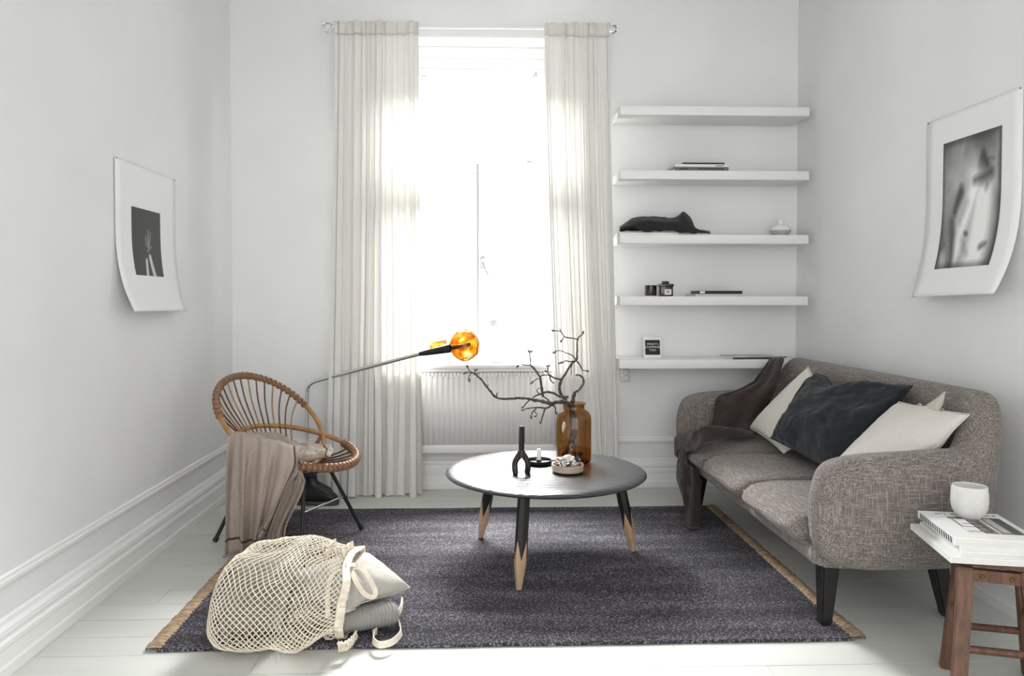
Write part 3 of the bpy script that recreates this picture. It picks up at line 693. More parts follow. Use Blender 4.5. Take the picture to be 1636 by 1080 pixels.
bm = NB(); tube(bm, [q+Vector((0, 0, .1035)), q+Vector((.001, 0, .15)), q+Vector((.002, 0, .207)), q+Vector((.002, 0, .209))], [.0125, .0122, .0118, .010], 8); obj('wax', bm, CAND, t, True, 30)
bm = NB(); tube(bm, [q+Vector((.002, 0, .208)), q+Vector((.002, 0, .214))], .0015, 6); obj('wick', bm, GREYINK, t)
q = PZ(861, 741, TZ); q.z = TZ
t = thing('candle_dish', q, 'shallow round black metal candle dish beside the amber vase', 'candle holder')
bm = NB(); lathe(bm, [(0, .001), (.044, .001), (.058, .006), (.061, .020), (.0585, .020), (.055, .008), (.042, .004), (0, .004)], 40, q); obj('dish', bm, BLACKM, t)
bm = NB(); lathe(bm, [(0, .004), (.011, .004), (.0125, .019), (.011, .019), (.0095, .008), (0, .008)], 20, q); obj('socket', bm, BLACKM, t)
bm = NB(); h0 = q+Vector((.055, -.03, .012)); tube(bm, [h0+Vector((.014*math.cos(a)+.012, .004*math.sin(a), .009*math.sin(a))) for a in [k*.45 for k in range(14)]], .003, 6, True); obj('handle', bm, BLACKM, t)
t = thing('candle', q+Vector((0, 0, .009)), 'short white candle in the shallow black dish', 'candle')
bm = NB(); lathe(bm, [(0, .009), (.009, .009), (.0098, .03), (.0098, .066), (.008, .069), (.003, .067), (0, .067)], 18, q); obj('wax', bm, mat('white_wax', (.85, .83, .77), .4), t)
bm = NB(); tube(bm, [q+Vector((0, 0, .066)), q+Vector((.001, 0, .076))], .001, 6); obj('wick', bm, BLACKM, t)
# wooden bowl and what lies in it
q = PZ(907, 754, TZ); q.z = TZ; BQ = q
t = thing('wooden_bowl', q, 'small pale wooden bowl filled with crumpled wrappers on black table', 'bowl')
bm = NB(); lathe(bm, [(0, .003), (.062, .003), (.0695, .008), (.071, .034), (.069, .037), (.0655, .036), (.063, .010), (0, .010)], 48, q); obj('bowl', bm, mat('pale_turned_wood', (.52, .42, .34), .5, c2=(.42, .32, .25), ns=6, stretch=(1, 1, 8)), t, True, 50)
bm = NB(); lathe(bm, [(0, 0), (.060, 0), (.062, .0032), (0, .0032)], 32, q); o = obj('foot', bm, BLACKM, t); o['label'] = 'dark base'
def crumple(name, c, r, sq, m, label, cat, amp, seed, rot=0):
    bm = NB(); bmesh.ops.create_icosphere(bm, subdivisions=4, radius=1)
    for v in bm.verts:
        d = v.co.copy(); n = noise.fractal(d*1.6+Vector((seed, 0, 0)), 1, 2, 3)
        d *= 1+amp*n; d = Vector((d.x*sq[0], d.y*sq[1], d.z*sq[2]))*r; d = Matrix.Rotation(rot, 3, 'Z') @ d; v.co = d+Vector(c)
    zmin = min(v.co.z for v in bm.verts)
    o = obj(name, bm, m, None, True, 25); tag(o, label, cat); return o
FOIL = mat('printed_wrapper', (.03, .03, .04), .35, c2=(.62, .63, .66), ns=34, lo=.5, hi=.56, bump=.5, bs=50)
FOILB = mat('dark_wrapper', (.05, .04, .04), .3, c2=(.30, .27, .26), ns=30, lo=.48, hi=.55)
TISS = mat('cream_tissue', (.72, .69, .63), .8, bump=.2, bs=40)
crumple('napkin', BQ+Vector((-.005, .016, .046)), .040, (1, .62, .55), TISS, 'cream crumpled tissue at the back of the wooden bowl', 'tissue', .5, 3)
crumple('wrapper', BQ+Vector((-.014, -.016, .040)), .034, (1, .55, .42), FOIL, 'black and white printed wrapper at the front of the bowl', 'wrapper', .7, 8, .4)
crumple('wrapper', BQ+Vector((.026, -.018, .036)), .024, (1, .7, .5), FOILB, 'dark brown wrapper in the middle of the bowl front', 'wrapper', .7, 15)
crumple('wrapper', BQ+Vector((.044, .008, .044)), .017, (.8, .8, 1.1), FOIL, 'blue grey twisted wrapper at right edge of the bowl', 'wrapper', .6, 22)
# amber jar vase
VQ = PZ(916.5, 738.5, TZ); VQ.z = TZ
t = thing('glass_vase', VQ, 'tall amber glass jar vase holding bare branches on the table', 'vase')
AMB = thin_glass('amber_glass', (.60, .39, .18), .06)
AMBD = thin_glass('amber_base', (.55, .30, .09), .08)
bm = NB(); lathe(bm, [(.070, .001), (.0785, .006), (.0815, .016), (.082, .20), (.079, .222), (.068, .238), (.054, .246), (.050, .252), (.050, .264), (.053, .272), (.0565, .275), (.0565, .278), (.051, .2785)], 56, VQ); obj('glass_body', bm, AMB, t, True, 80)
bm = NB(); lathe(bm, [(0, .0005), (.068, .0005), (.074, .005), (.072, .011), (0, .013)], 48, VQ); obj('glass_base', bm, AMBD, t)
WATER = thin_glass('vase_water', (.92, .72, .42), .045)
bm = NB(); lathe(bm, [(0, .014), (.078, .014), (.0795, .062), (0, .062)], 48, VQ); obj('water', bm, WATER, t, True, 60)
# branches
BARK = mat('bark', (.048, .036, .032), .8, c2=(.10, .08, .072), ns=30, stretch=(2, 2, .6), bump=.6, bs=90)
BUD = mat('magnolia_bud', (.17, .145, .125), .7, c2=(.10, .085, .075), ns=60)
BUDP = mat('pale_bud', (.52, .47, .38), .6)
VY = VQ.y
def br(pts, z0=.436):
    out = []
    for x, y, d in pts:
        p = P(x, y, VY+d+BRD); p.z = max(p.z, z0); out.append(p)
    return out
def branch_mesh(bm, pts, r0, r1, seed=0):
    c = catmull(br(pts), max(6, len(pts)*5)); n = len(c)
    for i in range(1, n-1): c[i] = c[i]+noise.noise_vector(c[i]*45+Vector((seed, 0, 0)))*.0028
    r0 *= 1.5; r1 *= 1.4; rad_ = [(r0+(r1-r0)*i/(n-1))*(1+.22*noise.noise(c[i]*60)) for i in range(n)]
    tube(bm, c, rad_, 7)
    for i in range(3, n-1, 4):                        # knots
        bmesh.ops.create_icosphere(bm, subdivisions=1, radius=rad_[i]*1.35, matrix=Matrix.Translation(c[i]))
def buds(parent, lst, m=BUD):
    for x, y, d, dx, dy, ln in lst:
        ln *= 1.7
        a = P(x, y, VY+d); b2 = P(x+dx, y+dy, VY+d); ax = (b2-a).normalized(); bm = NB()
        tube(bm, [a, a+ax*ln*.2, a+ax*ln*.5, a+ax*ln*.8, a+ax*ln], [.0022, .0046, .0060, .004, .0008], 8); obj('bud', bm, m, parent)
BRD = .016
b1 = thing('branch', P(920, 735, VY), 'tall bare budding branch rising right over the amber vase', 'branch', None)
bm = NB()
branch_mesh(bm, [(928, 741, .02), (918, 727, .0), (911, 716, -.005), (914, 700, -.01), (916, 684, -.01), (914, 670, -.01), (913, 655, -.015), (915, 640, -.01), (918, 627, 0)], .0095, .006, 1)
branch_mesh(bm, [(918, 627, 0), (926, 621, .01), (932, 612, .01), (931, 604, .01), (928, 601, .01), (924, 599, .0)], .0045, .0022, 2)
branch_mesh(bm, [(914, 655, -.01), (905, 640, -.01), (896, 630, -.02), (894, 618, -.02), (897, 607, -.02), (905, 594, -.02), (914, 580, -.03), (921, 574, -.03), (922, 560, -.03), (923, 542, -.03), (931, 534, -.03)], .0055, .0018, 3)
branch_mesh(bm, [(922, 542, -.03), (912, 540, -.03), (902, 538, -.04), (896, 530, -.04), (886, 528, -.04)], .0022, .0014, 4)
branch_mesh(bm, [(920, 575, -.03), (914, 568, -.03), (903, 563, -.04), (892, 560, -.04), (886, 562, -.04)], .002, .0013, 5)
branch_mesh(bm, [(920, 576, -.03), (926, 583, -.03), (931, 591, -.02), (937, 592, -.02)], .0024, .0015, 6)
branch_mesh(bm, [(919, 577, -.03), (910, 577, -.04), (905, 576, -.05), (898, 579, -.05)], .002, .0016, 7)
branch_mesh(bm, [(915, 578, -.03), (913, 590, -.04), (912, 599, -.04)], .0018, .001, 8)
branch_mesh(bm, [(902, 538, -.04), (898, 543, -.05), (896, 545, -.05)], .0018, .0012, 9)
branch_mesh(bm, [(896, 530, -.04), (894, 526, -.04), (897, 527, -.04)], .0014, .0008, 10)
branch_mesh(bm, [(897, 606, -.02), (892, 605, -.02), (884, 603, -.03), (878, 599, -.03), (875, 594, -.03), (875, 586, -.03), (872, 584, -.03)], .003, .0016, 11)
branch_mesh(bm, [(879, 600, -.03), (880, 608, -.03), (884, 612, -.03), (885, 611, -.03)], .0024, .0014, 12)
wood = obj('stem', bm, BARK, b1, True, 60)
buds(b1, [(887, 529, -.04, -4, -1, .012), (889, 561, -.04, -6, 3, .014), (901, 578, -.05, -7, 2, .018), (897, 543, -.05, -1, 4, .008), (936, 592, -.02, 3, 1, .010), (931, 534, -.03, 1, -5, .010), (875, 586, -.03, 3, -3, .010), (924, 599, 0, -4, 0, .008), (875, 594, -.03, -5, -2, .010)])
BRD = -.004
b2 = thing('branch', P(912, 735, VY-.02), 'low spreading bare branch reaching left from the amber vase', 'branch', None)
bm = NB()
branch_mesh(bm, [(900, 737, -.02), (906, 722, -.02), (912, 708, -.025), (918, 690, -.015), (917, 670, -.012), (915, 655, -.012), (906, 643, -.015), (890, 642, -.04), (880, 644, -.06), (866, 641, -.06), (850, 638, -.07), (838, 636, -.07), (822, 636, -.08), (806, 637, -.09), (793, 635, -.10), (783, 624, -.10), (773, 612, -.11), (762, 600, -.11), (755, 595, -.11)], .0085, .0024, 21)
branch_mesh(bm, [(755, 596, -.11), (750, 592, -.11), (747, 587, -.11)], .002, .0012, 22)
branch_mesh(bm, [(758, 598, -.11), (759, 592, -.11), (757, 589, -.11)], .0016, .001, 23)
branch_mesh(bm, [(754, 596, -.11), (750, 601, -.11), (749, 606, -.11)], .0016, .001, 24)
branch_mesh(bm, [(754, 595, -.11), (746, 595, -.11), (742, 596, -.11)], .0016, .001, 25)
branch_mesh(bm, [(793, 635, -.1), (794, 629, -.1), (794, 627, -.1)], .002, .001, 26)
branch_mesh(bm, [(779, 619, -.1), (780, 614, -.1)], .0016, .0008, 27)
branch_mesh(bm, [(908, 634, -.03), (896, 634, -.04), (884, 628, -.05), (874, 626, -.05), (862, 630, -.05), (850, 636, -.06), (842, 643, -.06), (836, 650, -.06)], .0045, .0016, 28)
branch_mesh(bm, [(868, 634, -.05), (866, 624, -.05), (864, 612, -.05), (863, 604, -.05), (858, 596, -.05), (852, 587, -.05), (848, 582, -.05), (847, 572, -.05), (846, 562, -.05)], .0042, .0015, 29)
branch_mesh(bm, [(848, 583, -.05), (840, 583, -.05), (832, 582, -.05), (827, 584, -.05)], .0022, .0013, 30)
branch_mesh(bm, [(863, 605, -.05), (866, 600, -.05), (872, 599, -.05), (878, 600, -.05)], .002, .0014, 31)
branch_mesh(bm, [(863, 604, -.05), (857, 606, -.05), (852, 609, -.05)], .0018, .0012, 32)
branch_mesh(bm, [(888, 644, -.05), (878, 650, -.06), (871, 653, -.07), (868, 662, -.07), (864, 674, -.07)], .0034, .0018, 33)
branch_mesh(bm, [(871, 652, -.07), (862, 651, -.07), (855, 651, -.08), (846, 652, -.08), (838, 654, -.08)], .0028, .0016, 34)
branch_mesh(bm, [(857, 652, -.07), (851, 658, -.08), (848, 666, -.08)], .0024, .0015, 35)
branch_mesh(bm, [(874, 652, -.07), (882, 648, -.07), (887, 651, -.07), (888, 659, -.07)], .0026, .0018, 36)
branch_mesh(bm, [(853, 655, -.075), (857, 660, -.072), (859, 663, -.07)], .0016, .0010, 38)
branch_mesh(bm, [(880, 644, -.06), (872, 636, -.06), (864, 630, -.06), (858, 624, -.06), (862, 619, -.06)], .0024, .0013, 37)
stem2 = obj('stem', bm, BARK, b2, True, 60)
buds(b2, [(747, 588, -.11, -1, -5, .010), (758, 593, -.11, 4, -3, .012), (757, 599, -.11, 6, -3, .014), (746, 595, -.11, -5, 2, .012), (749, 604, -.11, 1, 5, .012), (846, 564, -.05, -2, -5, .010), (846, 563, -.05, 4, -2, .010), (829, 583, -.05, -3, 3, .010), (853, 608, -.05, -4, 4, .015), (836, 649, -.06, -2, 4, .010), (848, 664, -.08, 1, 5, .010), (858, 664, -.07, -5, 1, .010), (838, 654, -.08, -4, 1, .010), (864, 672, -.07, -1, 5, .010), (888, 657, -.07, 1, 4, .010)])
BRD = -.02
b3 = thing('branch', P(912, 680, VY-.085), 'thin drooping twig with one pale bud hanging over the vase', 'branch', None)
bm = NB(); branch_mesh(bm, [(908, 650, -.06), (905, 646, -.09), (904, 655, -.10), (903, 668, -.10), (902, 674, -.10)], .002, .0012, 41)
branch_mesh(bm, [(904, 662, -.1), (899, 664, -.1), (896, 668, -.1)], .0014, .0008, 42); obj('stem', bm, BARK, b3, True, 60)
a_ = P(902, 673, VY-.10); bm = NB(); d_ = (P(899, 691, VY-.10)-a_); tube(bm, [a_, a_+d_*.12, a_+d_*.4, a_+d_*.7, a_+d_], [.002, .005, .0085, .006, .001], 12); obj('bud', bm, BUDP, b3)

# ------------------------------------------------------------------ sofa
SX0 = 1.13
sofa = thing('sofa', (1.5, 3.42, 0), 'grey brown tweed three-seat sofa with curved shell along right wall', 'sofa')
path = [(1.20, 2.565), (1.40, 2.557), (1.60, 2.560), (1.715, 2.585), (1.775, 2.655), (1.79, 2.80), (1.785, 3.42), (1.78, 4.04), (1.765, 4.19), (1.705, 4.27), (1.60, 4.295), (1.40, 4.30), (1.20, 4.295)]
pc = catmull([Vector((x, y, 0)) for x, y in path], 72); fr = frames(pc, False, (0, 0, 1))
ln = [0]
for a, b in zip(pc, pc[1:]): ln.append(ln[-1]+(b-a).length)
TOT = ln[-1]; rings = []
for i, p in enumerate(pc):
    s = min(ln[i], TOT-ln[i]); T = fr[i][0]; out = Vector((T.y, -T.x, 0))    # outward from the seat
    far = ln[i] > TOT/2
    arm = .628+.020*min(1, s/.40)
    k = sst(.47, .62, s); zt = arm+(.838-arm)*k
    hb = .066+.004*k
    e = math.sqrt(max(0, 1-(1-min(1, s/.085))**2)); e2 = math.sqrt(max(0.0, 1-(1-min(1, s/.16))**2))
    zt -= .055*(1-e2); hw = hb*(.25+.75*e); zb = .225+.10*(1-e2); shift = -.012*math.sin(math.pi*min(1, max(0, (s-.5)/.3)))
    lean = .055*k
    prof = []
    for (u, v) in ((-1, .12), (-1, .35), (-1.02, .60), (-.98, .82), (-.88, .92), (-.55, .985), (0, 1.0), (.55, .985), (.90, .93), (1.05, .84), (1.12, .62), (1.06, .40), (.86, .18), (.55, .045), (.10, 0), (-.7, .0), (-.95, .03)):
        prof.append(p + out*(u*hw+lean*(v-.35)) + Vector((0, 0, zb+(zt-zb)*v)) - fr[i][0]*0)
    bulge = 0
    rings.append(prof)
# pull the arm fronts forward with a belly low down
for idx in (0, 1, 2, 3, -1, -2, -3, -4):
    kx = {0: 1, 1: .85, 2: .6, 3: .3, -1: 1, -2: .85, -3: .6, -4: .3}[idx]
    for j, q in enumerate(rings[idx]):
        v = (q.z-.22)/.42; rings[idx][j] = q+Vector((-.055*kx*math.sin(math.pi*min(1, max(0, .15+v*.75)))**1.0, 0, 0))
bm = NB(); loft(bm, rings); o = obj('shell', bm, SOFA, sofa, True, 80); subd(o, 1)
# seat platform with a rounded front lip between the arms
pl = [(1.70, .225), (1.30, .222), (1.22, .228), (1.175, .245), (1.158, .268), (1.158, .292), (1.17, .306), (1.20, .312), (1.70, .312)]
bm = NB(); prism(bm, [(x, 2.585, z) for x, z in pl], (0, 2.585, 0), (0, 4.275, 0)); obj('seat_base', bm, SOFA, sofa, True, 50)
def seat_cushion(y0, y1, seed):
    bm = NB(); nu, nv = 22, 18; x0, x1, zb_, zt_ = 1.125, 1.68, .292, .398
    bmesh.ops.create_cube(bm, size=2); bmesh.ops.subdivide_edges(bm, edges=bm.edges[:], cuts=13, use_grid_fill=True)
    for v in bm.verts:
        c = v.co; x, y, z = c
        def sq(t): return math.copysign(abs(t)**.8, t) if False else t
        d = Vector((x, y, z)); n = (abs(x)**7+abs(y)**7+abs(z)**4)**(1/6.0) if True else 1
        m = max(abs(x), abs(y), abs(z)); p_ = (abs(x)**9+abs(y)**9+abs(z)**3.2)**(1/9.0)
        x /= max(p_, 1e-6)/m if m else 1; y /= max(p_, 1e-6)/m if m else 1
        crown = .020*(1-x*x)*(1-y*y) if z > 0 else 0
        fx = x0+(x1-x0)*(x+1)/2; fy = y0+(y1-y0)*(y+1)/2; fz = zb_+(zt_-zb_)*(z+1)/2+crown
        if x < -.3: fz -= .012*((-x-.3)/.7)**2*(1 if z > 0 else -.6); fx -= .022*(1-z*z)*max(0, (-x-.5)/.5)
        nn = noise.noise(Vector((fx*9, fy*7, seed)))*.004; v.co = Vector((fx, fy, fz+nn))
    o = obj('seat_cushion', bm, SOFA, sofa, True, 60); subd(o, 1)
    bm = NB(); zz = .362; pts = [(x1-.05, y0+.004, zz+.008)]+[(x0+.10, y0+.003, zz+.003), (x0+.03, y0+.012, zz), (x0-.002, y0+.045, zz-.002), (x0-.008, (y0+y1)/2, zz-.003), (x0-.002, y1-.045, zz-.002), (x0+.03, y1-.012, zz), (x0+.10, y1-.003, zz+.003)]
    tube(bm, catmull(pts, 40), .0028, 6); obj('piping', bm, SOFA, o)
sy0, sy1 = 2.625, 4.235; cw = (sy1-sy0)/3
for i in range(3): seat_cushion(sy0+cw*i+.002, sy0+cw*(i+1)-.002, i*5.1)
for yy, zz in ((PX(1262, 601, 1.70).y, PX(1262, 601, 1.70).z),):
    bm = NB(); lathe(bm, [(0, .010), (.008, .009), (.013, .004), (.013, 0)], 16)
    for v in bm.verts: v.co = Vector((1.712-v.co.z, yy+v.co.x, zz+v.co.y))
    obj('button', bm, SOFA, sofa)
for (x, y, dx, dy) in ((1.235, 2.62, .02, .02), (1.73, 2.70, -.03, .03), (1.25, 4.20, .02, -.02), (1.73, 4.16, -.03, -.02)):
    bm = NB(); A = Vector((x, y, .0152 if (x < 1.24 and y < 3) else .001)); B = Vector((x+dx, y+dy, .235)); 
    loft(bm, [[A+Vector((a*.020, b*.020, 0)) for a, b in ((-1, -1), (1, -1), (1, 1), (-1, 1))], [B+Vector((a*.033, b*.033, 0)) for a, b in ((-1, -1), (1, -1), (1, 1), (-1, 1))]])
    bmesh.ops.bevel(bm, geom=bm.edges[:], offset=.006, segments=2, affect='EDGES'); obj('leg', bm, BLACK, sofa, True, 40)

# ------------------------------------------------------------------ brown throw on the sofa
SOFAP = [o for o in sofa.children if o.name.split('.')[0] in ('shell', 'seat_base', 'seat_cushion')]
sofa_tree = solid_tree(SOFAP)
t = thing('brown_throw', (1.25, 4.1, .05), 'dark brown wool throw draped over the far sofa arm to the floor', 'blanket')
THROWP = []
def px_sheet(rows, nu, nv, name, amp=.006, seed=0, freq=9, mat_=BROWN, fold=0, kf=3, eps=.020):
    trees = sofa_tree+solid_tree(THROWP)
    G = resurf(rows, nu, nv)
    for j, r in enumerate(G):
        for i, v in enumerate(r):
            n = noise.fractal(v*freq+Vector((seed, 0, 0)), 1, 2, 3); v += Vector((-.7, -.5, .4))*(amp*n); v += Vector((-.5, -.7, 0))*(fold*math.sin(kf*2*math.pi*i/nu+seed+1.5*j/nv))
            r[i] = push(v, trees, eps); r[i].z = max(r[i].z, .024)
    bm = NB(); sheet(bm, G); o = obj(name, bm, mat_, t, True, 80); solid(o, .005, 0); trees = None; THROWP.append(o); return G
px_sheet([[P(1232, 573, 4.34), P(1243, 571, 4.30), PX(1256, 570, 1.80)],
          [P(1222, 585, 4.22), P(1236, 578, 4.20), PX(1252, 576, 1.70)],
          [P(1190, 618, 4.20), P(1214, 612, 4.16), PX(1243, 612, 1.645)],
          [P(1152, 632, 4.21), P(1190, 634, 4.15), PX(1232, 640, 1.62)],
          [P(1143, 648, 4.19), P(1178, 660, 4.12), PX(1215, 664, 1.57)],
          [P(1134, 690, 4.15), P(1165, 694, 4.08), PZ(1200, 692, .445)]], 60, 80, 'back_drape', .022, 2, 6, BROWN, .014, 2.2)
px_sheet([[PZ(1206, 697, .445), PZ(1202, 690, .46), PZ(1190, 690, .45)],
          [PZ(1170, 700, .45), PZ(1165, 684, .50), PZ(1150, 686, .46)],
          [PZ(1125, 708, .45), PZ(1122, 684, .52), PZ(1112, 690, .48)],
          [P(1108, 735, 3.88), P(1096, 720, 3.95), P(1094, 704, 4.15)],
          [P(1112, 780, 3.84), P(1090, 770, 3.86), P(1080, 752, 4.08)],
          [P(1120, 800, 3.86), P(1096, 808, 3.84), P(1092, 796, 4.06)]], 60, 96, 'seat_fold', .014, 7, 8, BROWN, .010, 1.6, .026)
px_sheet([[P(1098, 740, 3.86), P(1108, 748, 3.82), P(1121, 755, 3.84)],
          [P(1097, 780, 3.84), P(1108, 785, 3.79), P(1119, 785, 3.80)],
          [P(1094, 820, 3.80), P(1106, 825, 3.75), P(1119, 822, 3.76)],
          [P(1091, 846, 3.77), P(1106, 856, 3.70), P(1118, 852, 3.70)]], 20, 40, 'hanging_end', .006, 9, 10, BROWN, .010, 1.4)

# ------------------------------------------------------------------ pillows
def pillow(name, C, th, m, label, seed, wr=.010, pinch=.05, group=None, avoid=(), n=34, sag=0, eps=.017, dent=None):
    """C = TL, TR, BR, BL corners (world); the face turns towards the room"""
    TL, TR, BR, BL = [Vector(c) for c in C]; nrm = ((TR-TL)+(BR-BL)).cross((BL-TL)+(BR-TR)).normalized()
    bm = NB(); top, bot = [], []
    for j in range(n+1):
        a, b_ = [], []
        for i in range(n+1):
            u, v = 2*i/n-1, 2*j/n-1
            uu = u*(1-pinch*(1-v*v)*abs(u)**2.0); vv = v*(1-pinch*(1-u*u)*abs(v)**2.0)
            s, t = (uu+1)/2, (vv+1)/2
            base = (TL*(1-s)+TR*s)*(1-t)+(BL*(1-s)+BR*s)*t
            if dent: base = base+((BL-TL)+(BR-TR))*.5*dent[2]*math.exp(-((u-dent[0])/dent[1])**2)*((1-v)/2)**2
            h = ((1-u*u)*(1-v*v)); h = h**.42 if h > 0 else 0
            edge = min(1-abs(u), 1-abs(v))
            w1 = noise.fractal(Vector((u*1.7+seed, v*1.7, seed*.3)), 1, 2, 4); w2 = noise.ridged_multi_fractal(Vector((u*1.3-seed, v*2.1+u*.8, seed)), 1, 2, 3, 1, 2)-1
            w3 = noise.ridged_multi_fractal(Vector((u*2.2+v*1.6+seed, (v-u*.7)*4.5, seed*2)), 1, 2, 3, 1, 2)-1.2
            wv = wr*(w1*1.3+w2*.6+w3*.55)*min(1, edge*6+.15)
            rip = .6*wr*math.sin(18*(u+v*.3)+seed)*max(0, 1-edge*5)*min(1, edge*14)
            sg = Vector((0, 0, -sag*(1-u*u)*(1-v*v)))
            a.append(base+nrm*(th*h*.5+wv+rip)+sg); b_.append(base-nrm*(th*h*.5+wv*.4))
        top.append(a); bot.append(b_)
    if avoid:
        tr = solid_tree(avoid); top = [[push(p, tr, eps) for p in r] for r in top]
        bot = [[top[j][i] if i in (0, n) or j in (0, n) else push(p, tr, eps) for i, p in enumerate(r)] for j, r in enumerate(bot)]
    VT = [[bm.verts.new(p) for p in r] for r in top]
    VB = [[VT[j][i] if i in (0, n) or j in (0, n) else bm.verts.new(bot[j][i]) for i in range(n+1)] for j in range(n+1)]
    for j in range(n):
        for i in range(n):
            bm.faces.new((VT[j][i], VT[j][i+1], VT[j+1][i+1], VT[j+1][i])); bm.faces.new((VB[j+1][i], VB[j+1][i+1], VB[j][i+1], VB[j][i]))
    o = obj(name, bm, m, None, True, 85); tag(o, label, 'pillow', group); subd(o, 1)
    rim = top[0]+[r[n] for r in top[1:]]+top[n][::-1][1:]+[r[0] for r in top[::-1][1:-1]]
    bm = NB(); tube(bm, rim, .0026, 6, True); obj('seam', bm, m, o)
    return o
AV = SOFAP+THROWP
p_a = pillow('pillow', (PX(1291, 586, 1.66), PX(1350, 668, 1.66), PZ(1252, 724, .445), P(1197, 684, 4.06)), .13, PALE, 'pale cream linen pillow leaning by the brown throw at the far end', 2.2, .006, .06, avoid=SOFAP, eps=.010)
p_b = pillow('pillow', (P(1303, 596, 3.66), P(1459, 617, 2.94), (1.47, 2.96, .435), P(1231, 700, 3.56)), .17, NAVY, 'large wrinkled dark navy linen pillow in the middle of the sofa', 5.7, .026, .05, n=50, avoid=AV+[p_a], dent=(-.30, .30, .13))
p_c = pillow('pillow', ((1.70, 2.93, .70), PX(1510, 626, 1.70), (1.67, 2.78, .47), (1.67, 3.02, .45)), .06, PALEB, 'beige linen pillow with ruffled corner tucked behind the front pale pillow', 9.1, .012, .06, avoid=AV+[p_a, p_b])
p_d = pillow('pillow', (P(1436, 642, 2.93), P(1549, 662, 2.58), (1.47, 2.67, .43), (1.40, 3.02, .43)), .12, PALE, 'pale cream linen pillow nearest the front armrest', 12.4, .008, .03, avoid=AV+[p_a, p_b, p_c])

# ------------------------------------------------------------------ rattan chair
C1 = Vector((-.882, 3.756, .442)); C2 = Vector((-1.019, 3.831, .552)); PHI = R(-28.617); A1, B1, A2, B2 = .258, .312, .293, .314
dv = Vector((math.cos(PHI), math.sin(PHI), 0)); lv = Vector((-math.sin(PHI), math.cos(PHI), 0)); zv = Vector((0, 0, 1))
u1 = dv*math.cos(R(-12.467))+zv*math.sin(R(-12.467)); u2 = dv*math.cos(R(136.54))+zv*math.sin(R(136.54))
def ringA(t, k=1.0): t = R(t); return C1+lv*(math.cos(t)*A1*k)+u1*(math.sin(t)*B1*k)
def ringB(t, k=1.0): t = R(t); return C2+lv*(math.cos(t)*A2*k)+u2*(math.sin(t)*B2*k)
chair = thing('rattan_chair', (C1.x, C1.y, 0), 'round rattan hoop chair with thin black legs near the left wall', 'chair')
bm = NB(); tube(bm, [ringA(t) for t in range(0, 360, 4)], .0125, 10, True); obj('seat_hoop', bm, RATT, chair)
bm = NB(); tube(bm, [ringB(t, 1 if t < 185 or t > 355 else 1-.03*math.sin(R((t-185)*180/170))) for t in range(0, 360, 4)], .0125, 10, True); obj('back_hoop', bm, RATT, chair)
# overlapping cane bands wound round the hoops (each band a piece)
bm = NB(); tube(bm, [(0, 0, -.012), (0, 0, -.008), (0, 0, .006), (0, 0, .012)], [.0128, .0190, .0195, .0132], 10, cap=False); band = bm
mband = bpy.data.meshes.new('cane_band'); bm.to_mesh(mband); bm.free(); mband.materials.append(RATTW); mband.polygons.foreach_set('use_smooth', [True]*len(mband.polygons))
def bands(fn, t0, t1, n, sc):
    for i in range(n):
        t = t0+(t1-t0)*i/(n-1); p = fn(t); d = (fn(t+1)-fn(t-1)).normalized(); q = d.to_track_quat('Z', 'Y')
        o = link('cane_band', mband); o.parent = chair; o.matrix_parent_inverse = Matrix.Translation(chair.location).inverted()
        o.matrix_basis = Matrix.LocRotScale(p, q, Vector((sc, sc, sc*1.0)))
bands(ringA, 20, 142, 25, 1.18); bands(ringB, 12, 164, 30, .98)
SC = C1-dv*.03; SC.z = .335
NS = 15
for k in range(NS):
    f = k/(NS-1); top = ringB(20+138*f); mid = ringA(317-84*f, .985)+zv*.012; b_ = SC-dv*(.10+.05*math.sin(math.pi*f))+lv*(.12*(1-2*f)); b_.z = .350
    bm = NB(); c = catmull([top, top.lerp(mid, .5)+(-dv*.012)+zv*.0, mid, mid.lerp(b_, .55)+zv*-.02, b_, SC+dv*.05+lv*(.06*(1-2*f))], 22); tube(bm, c, .0042, 6); obj('back_spoke', bm, RATTD if k % 3 else RATT, chair)
for k in range(13):
    f = k/12; e_ = ringA(30+120*f); b_ = SC-dv*.02+lv*(.13*(1-2*f)); b_.z = .337
    bm = NB(); tube(bm, catmull([e_, e_.lerp(b_, .4)-zv*.012, b_, b_-dv*.08+zv*.008], 12), .0046, 6); obj('seat_spoke', bm, RATTD, chair)
bm = NB(); tube(bm, [SC+lv*(.15*math.cos(R(t)))+dv*(.15*math.sin(R(t)))+Vector((0, 0, -.012)) for t in range(0, 360, 8)], .011, 8, True); obj('under_hoop', bm, RATTD, chair)
for s in (1, -1):
    c0 = ringA(90-s*99); c1 = SC+lv*(s*.14)-dv*.04; bm = NB(); tube(bm, catmull([c0+zv*.004, c0.lerp(c1, .5), c1], 8), [.011]*9, 8); obj('arm_brace', bm, RATTW, chair)
legs = [(P(343, 863, 3.66), Vector((-1.10, 3.74, .345)), None), (PZ(578, 848, RZ), Vector((-.715, 3.70, .345)), 1), (PZ(482, 888, RZ), Vector((-.80, 3.545, .345)), 2), (Vector((-1.04, 4.02, 0)), Vector((-.99, 3.90, .345)), None)]
for f, tp, _ in legs:
    f = f.copy(); f.z = .021 if f.x > RX0 and RY0 < f.y < RY1 else .001
    bm = NB(); ax = (tp-f).normalized(); tube(bm, [f, f+ax*.02, f+ax*.021, tp], [.0125, .0115, .0095, .0095], 10); obj('leg', bm, BLACKM, chair, True, 50)
